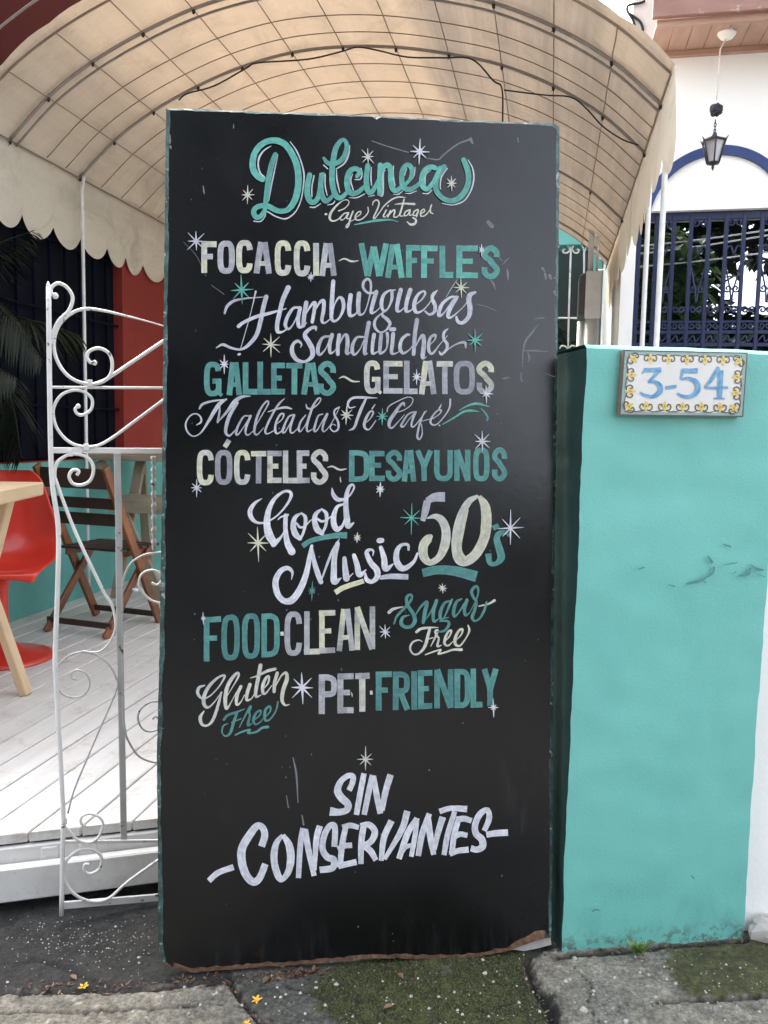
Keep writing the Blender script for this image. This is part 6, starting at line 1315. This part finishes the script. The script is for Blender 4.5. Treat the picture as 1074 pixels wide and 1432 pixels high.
caps('teal capitals FRIENDLY', (400, 920), [('F', 752, 888, 114, 440), ('R', 896, 1037, 114, 436), ('I', 1052, 1100, 112, 434), ('E', 1107, 1227, 103, 426), ('N', 1242, 1404, 95, 420), ('D', 1412, 1546, 91, 418), ('L', 1547, 1647, 88, 416), ('Y', 1638, 1784, 90, 404)], 48, 'dteal', sk=.03)
paintword('small white dot between FOOD and CLEAN', (270, 835), 6, D('732,308,32 760,306,34'), 'bright', cap=False)
paintword('small white dot between PET and FRIENDLY', (400, 920), 6, D('704,292,32 726,290,32'), 'bright', cap=False)
paintword('small white tick inside the E of PET', (400, 920), 6, D('548,288,6 553,308,12 556,326,5'), 'pale')
for (lab, o_, q) in (('thin white tilde between FOCACCIA and WAFFLES', (420, 315), '322,300,5 370,282,16 430,304,18 486,298,8'), ('thin white tilde between GALLETAS and GELATOS', (430, 490), '264,235,6 308,222,18 375,258,18 436,262,8'), ('thin white tilde between CÓCTELES and DESAYUNOS', (420, 605), '228,292,6 270,284,16 330,312,18 386,304,8'), ('short white tick under the tilde', (420, 605), '334,372,5 336,395,12 340,416,8')):
    paintword(lab, o_, 6, D(q), 'pale')
# -- stars
STARS = [(335, 180, 68, 562, 55, 75, 60, 'pale', 12), (500, 180, 85, 242, 48, 66, 78, 'pale', 12), (500, 180, 517, 200, 78, 108, 74, 'bright', 14), (500, 180, 785, 465, 46, 62, 52, 'pale', 13), (255, 315, 118, 140, 72, 88, 110, 'white', 13), (295, 375, 258, 188, 96, 122, 98, 'teal', 15), (295, 375, 838, 78, 34, 48, 32, 'white', 13), (295, 375, 503, 645, 74, 104, 92, 'cream', 13), (560, 375, 505, 168, 62, 80, 62, 'cream', 12), (560, 375, 622, 608, 70, 100, 76, 'teal', 13),
         (560, 315, 677, 212, 26, 50, 30, 'bright', 13), (270, 490, 263, 120, 36, 82, 50, 'bright', 14), (430, 490, 912, 225, 40, 68, 48, 'bright', 12), (560, 490, 715, 365, 62, 78, 46, 'bright', 13), (410, 540, 445, 245, 56, 82, 62, 'cream', 15), (410, 540, 745, 255, 46, 78, 48, 'teal', 13), (560, 540, 682, 465, 68, 96, 88, 'bright', 13), (260, 605, 92, 463, 44, 74, 60, 'white', 12), (420, 605, 668, 475, 34, 62, 42, 'bright', 16), (335, 670, 155, 535, 98, 148, 112, 'cream', 15),
         (335, 670, 985, 492, 32, 48, 36, 'cream', 15), (335, 670, 608, 935, 28, 84, 38, 'dteal', 13), (480, 670, 570, 325, 110, 140, 92, 'teal', 11), (570, 670, 858, 410, 104, 158, 114, 'bright', 13), (570, 670, 290, 913, 38, 46, 42, 'pale', 12), (530, 810, 50, 440, 42, 60, 64, 'bright', 11), (270, 835, 87, 175, 22, 50, 20, 'white', 12), (265, 910, 945, 305, 92, 146, 118, 'bright', 18), (530, 920, 955, 412, 42, 80, 30, 'bright', 13), (420, 1040, 545, 125, 68, 102, 66, 'pale', 12)]
for (ox, oy, x, y, hx_, vy, dg, pal, w) in STARS:
    b = MB(); mf = lambda a, c_: bp(ox + a / 6, oy + c_ / 6); k_ = 0
    for (ex_, ey) in ((1, 0), (0, 1), (.70, .70), (.70, -.70)):
        L = hx_ if ey == 0 else vy if ex_ == 0 else dg
        j1, j2 = rng.uniform(.85, 1.1), rng.uniform(.85, 1.1); tilt = rng.uniform(-.06, .06)
        dx_, dy_ = ex_ * L * (1 if ex_ == 0 or ey == 0 else 1), ey * L; dx_, dy_ = dx_ - dy_ * tilt, dy_ + dx_ * tilt
        ww = w if (ex_ == 0 or ey == 0) else w * .85
        cs = PAL[pal]; ribbon(b, mf, bn, [(x - dx_ * j1, y - dy_ * j1, 3.5), (x - dx_ * .3, y - dy_ * .3, ww), (x, y, ww), (x + dx_ * .3, y + dy_ * .3, ww), (x + dx_ * j2, y + dy_ * j2, 3.5)], .0052 + k_ * .00006, True, False, (rng.choice(cs), rng.choice(cs)), seg=4); k_ += 1
    o = b.build('painted_star', M['sign_paint'], board, tint=True)
    tag(o, {'teal': 'teal', 'dteal': 'teal', 'cream': 'cream', 'pale': 'pale', 'bright': 'white', 'white': 'white'}[pal] + ' star with eight brush points')
# -- chalk scratches, chips and old smears on the black face
SCR = [(500, 140, '72,205,4 150,232,6 255,262,5'), (500, 140, '352,292,5 405,298,8 430,275,7 500,222,8 560,198,9'), (560, 315, '856,330,4 880,305,10 910,275,5'), (560, 315, '830,272,4 850,298,8'), (560, 315, '895,365,8 900,410,20 903,460,8'), (560, 315, '750,455,8 780,490,18 795,540,6'), (560, 375, '630,302,4 720,325,8 815,365,3'), (500, 370, '905,300,5 870,345,9 840,385,10 828,440,7 826,512,5'), (500, 370, '832,432,4 890,432,10 950,436,4'), (500, 370, '882,272,4 935,266,6'), (500, 370, '852,440,6 860,470,10 850,490,4'), (500, 370, '725,572,6 742,568,10 760,564,4'), (500, 370, '818,540,6 820,580,9 828,584,5'), (500, 370, '940,545,3 985,562,5'),
       (500, 140, '655,612,20 672,632,22'), (500, 140, '925,842,12 936,856,8'), (500, 140, '938,870,14 942,895,9'), (500, 140, '962,880,18 968,898,10'), (500, 140, '985,890,7 992,893,7'), (500, 140, '985,960,16 992,975,10'), (500, 140, '802,190,6 804,212,5'), (500, 140, '565,195,16 575,215,12'), (220, 140, '62,175,8 64,205,10 62,218,6'), (220, 140, '66,232,10 68,242,8'), (220, 140, '230,430,5 233,455,8 236,470,4'), (220, 140, '382,120,3 382,140,6'), (210, 1030, '715,105,5 732,190,10 740,330,4'), (210, 1030, '682,295,4 692,355,6'), (210, 1030, '760,395,6 768,440,10'), (255, 315, '10,140,3 120,260,4 200,430,3'), (255, 315, '240,500,3 350,580,5')]
b = PANEL
for i, (ox, oy, q) in enumerate(SCR):
    if oy == 140 or oy == 370: sc_ = 3.58
    elif oy == 1030: sc_ = 3.58
    else: sc_ = 6
    ribbon(b, lambda a, c_: bp(ox + a / sc_, oy + c_ / sc_), bn, WP(q), .0004 + i * .000005, True, True, seg=5, mi=3)
for i in range(46):
    x, y = rng.uniform(245, 765), rng.uniform(760, 1325) if i % 3 else rng.uniform(180, 760); w = rng.choice([.7, .9, 1.1, 1.6])
    ribbon(b, bp, bn, [(x, y, w), (x + rng.uniform(-.8, .8), y + rng.uniform(.6, 2.4), w * .8)], .00034 + i * .000001, True, True, seg=2, mi=3)
fixn(b.build('panel', [M['board'], M['board_edge'], M['chip'], M['scratch']], board))
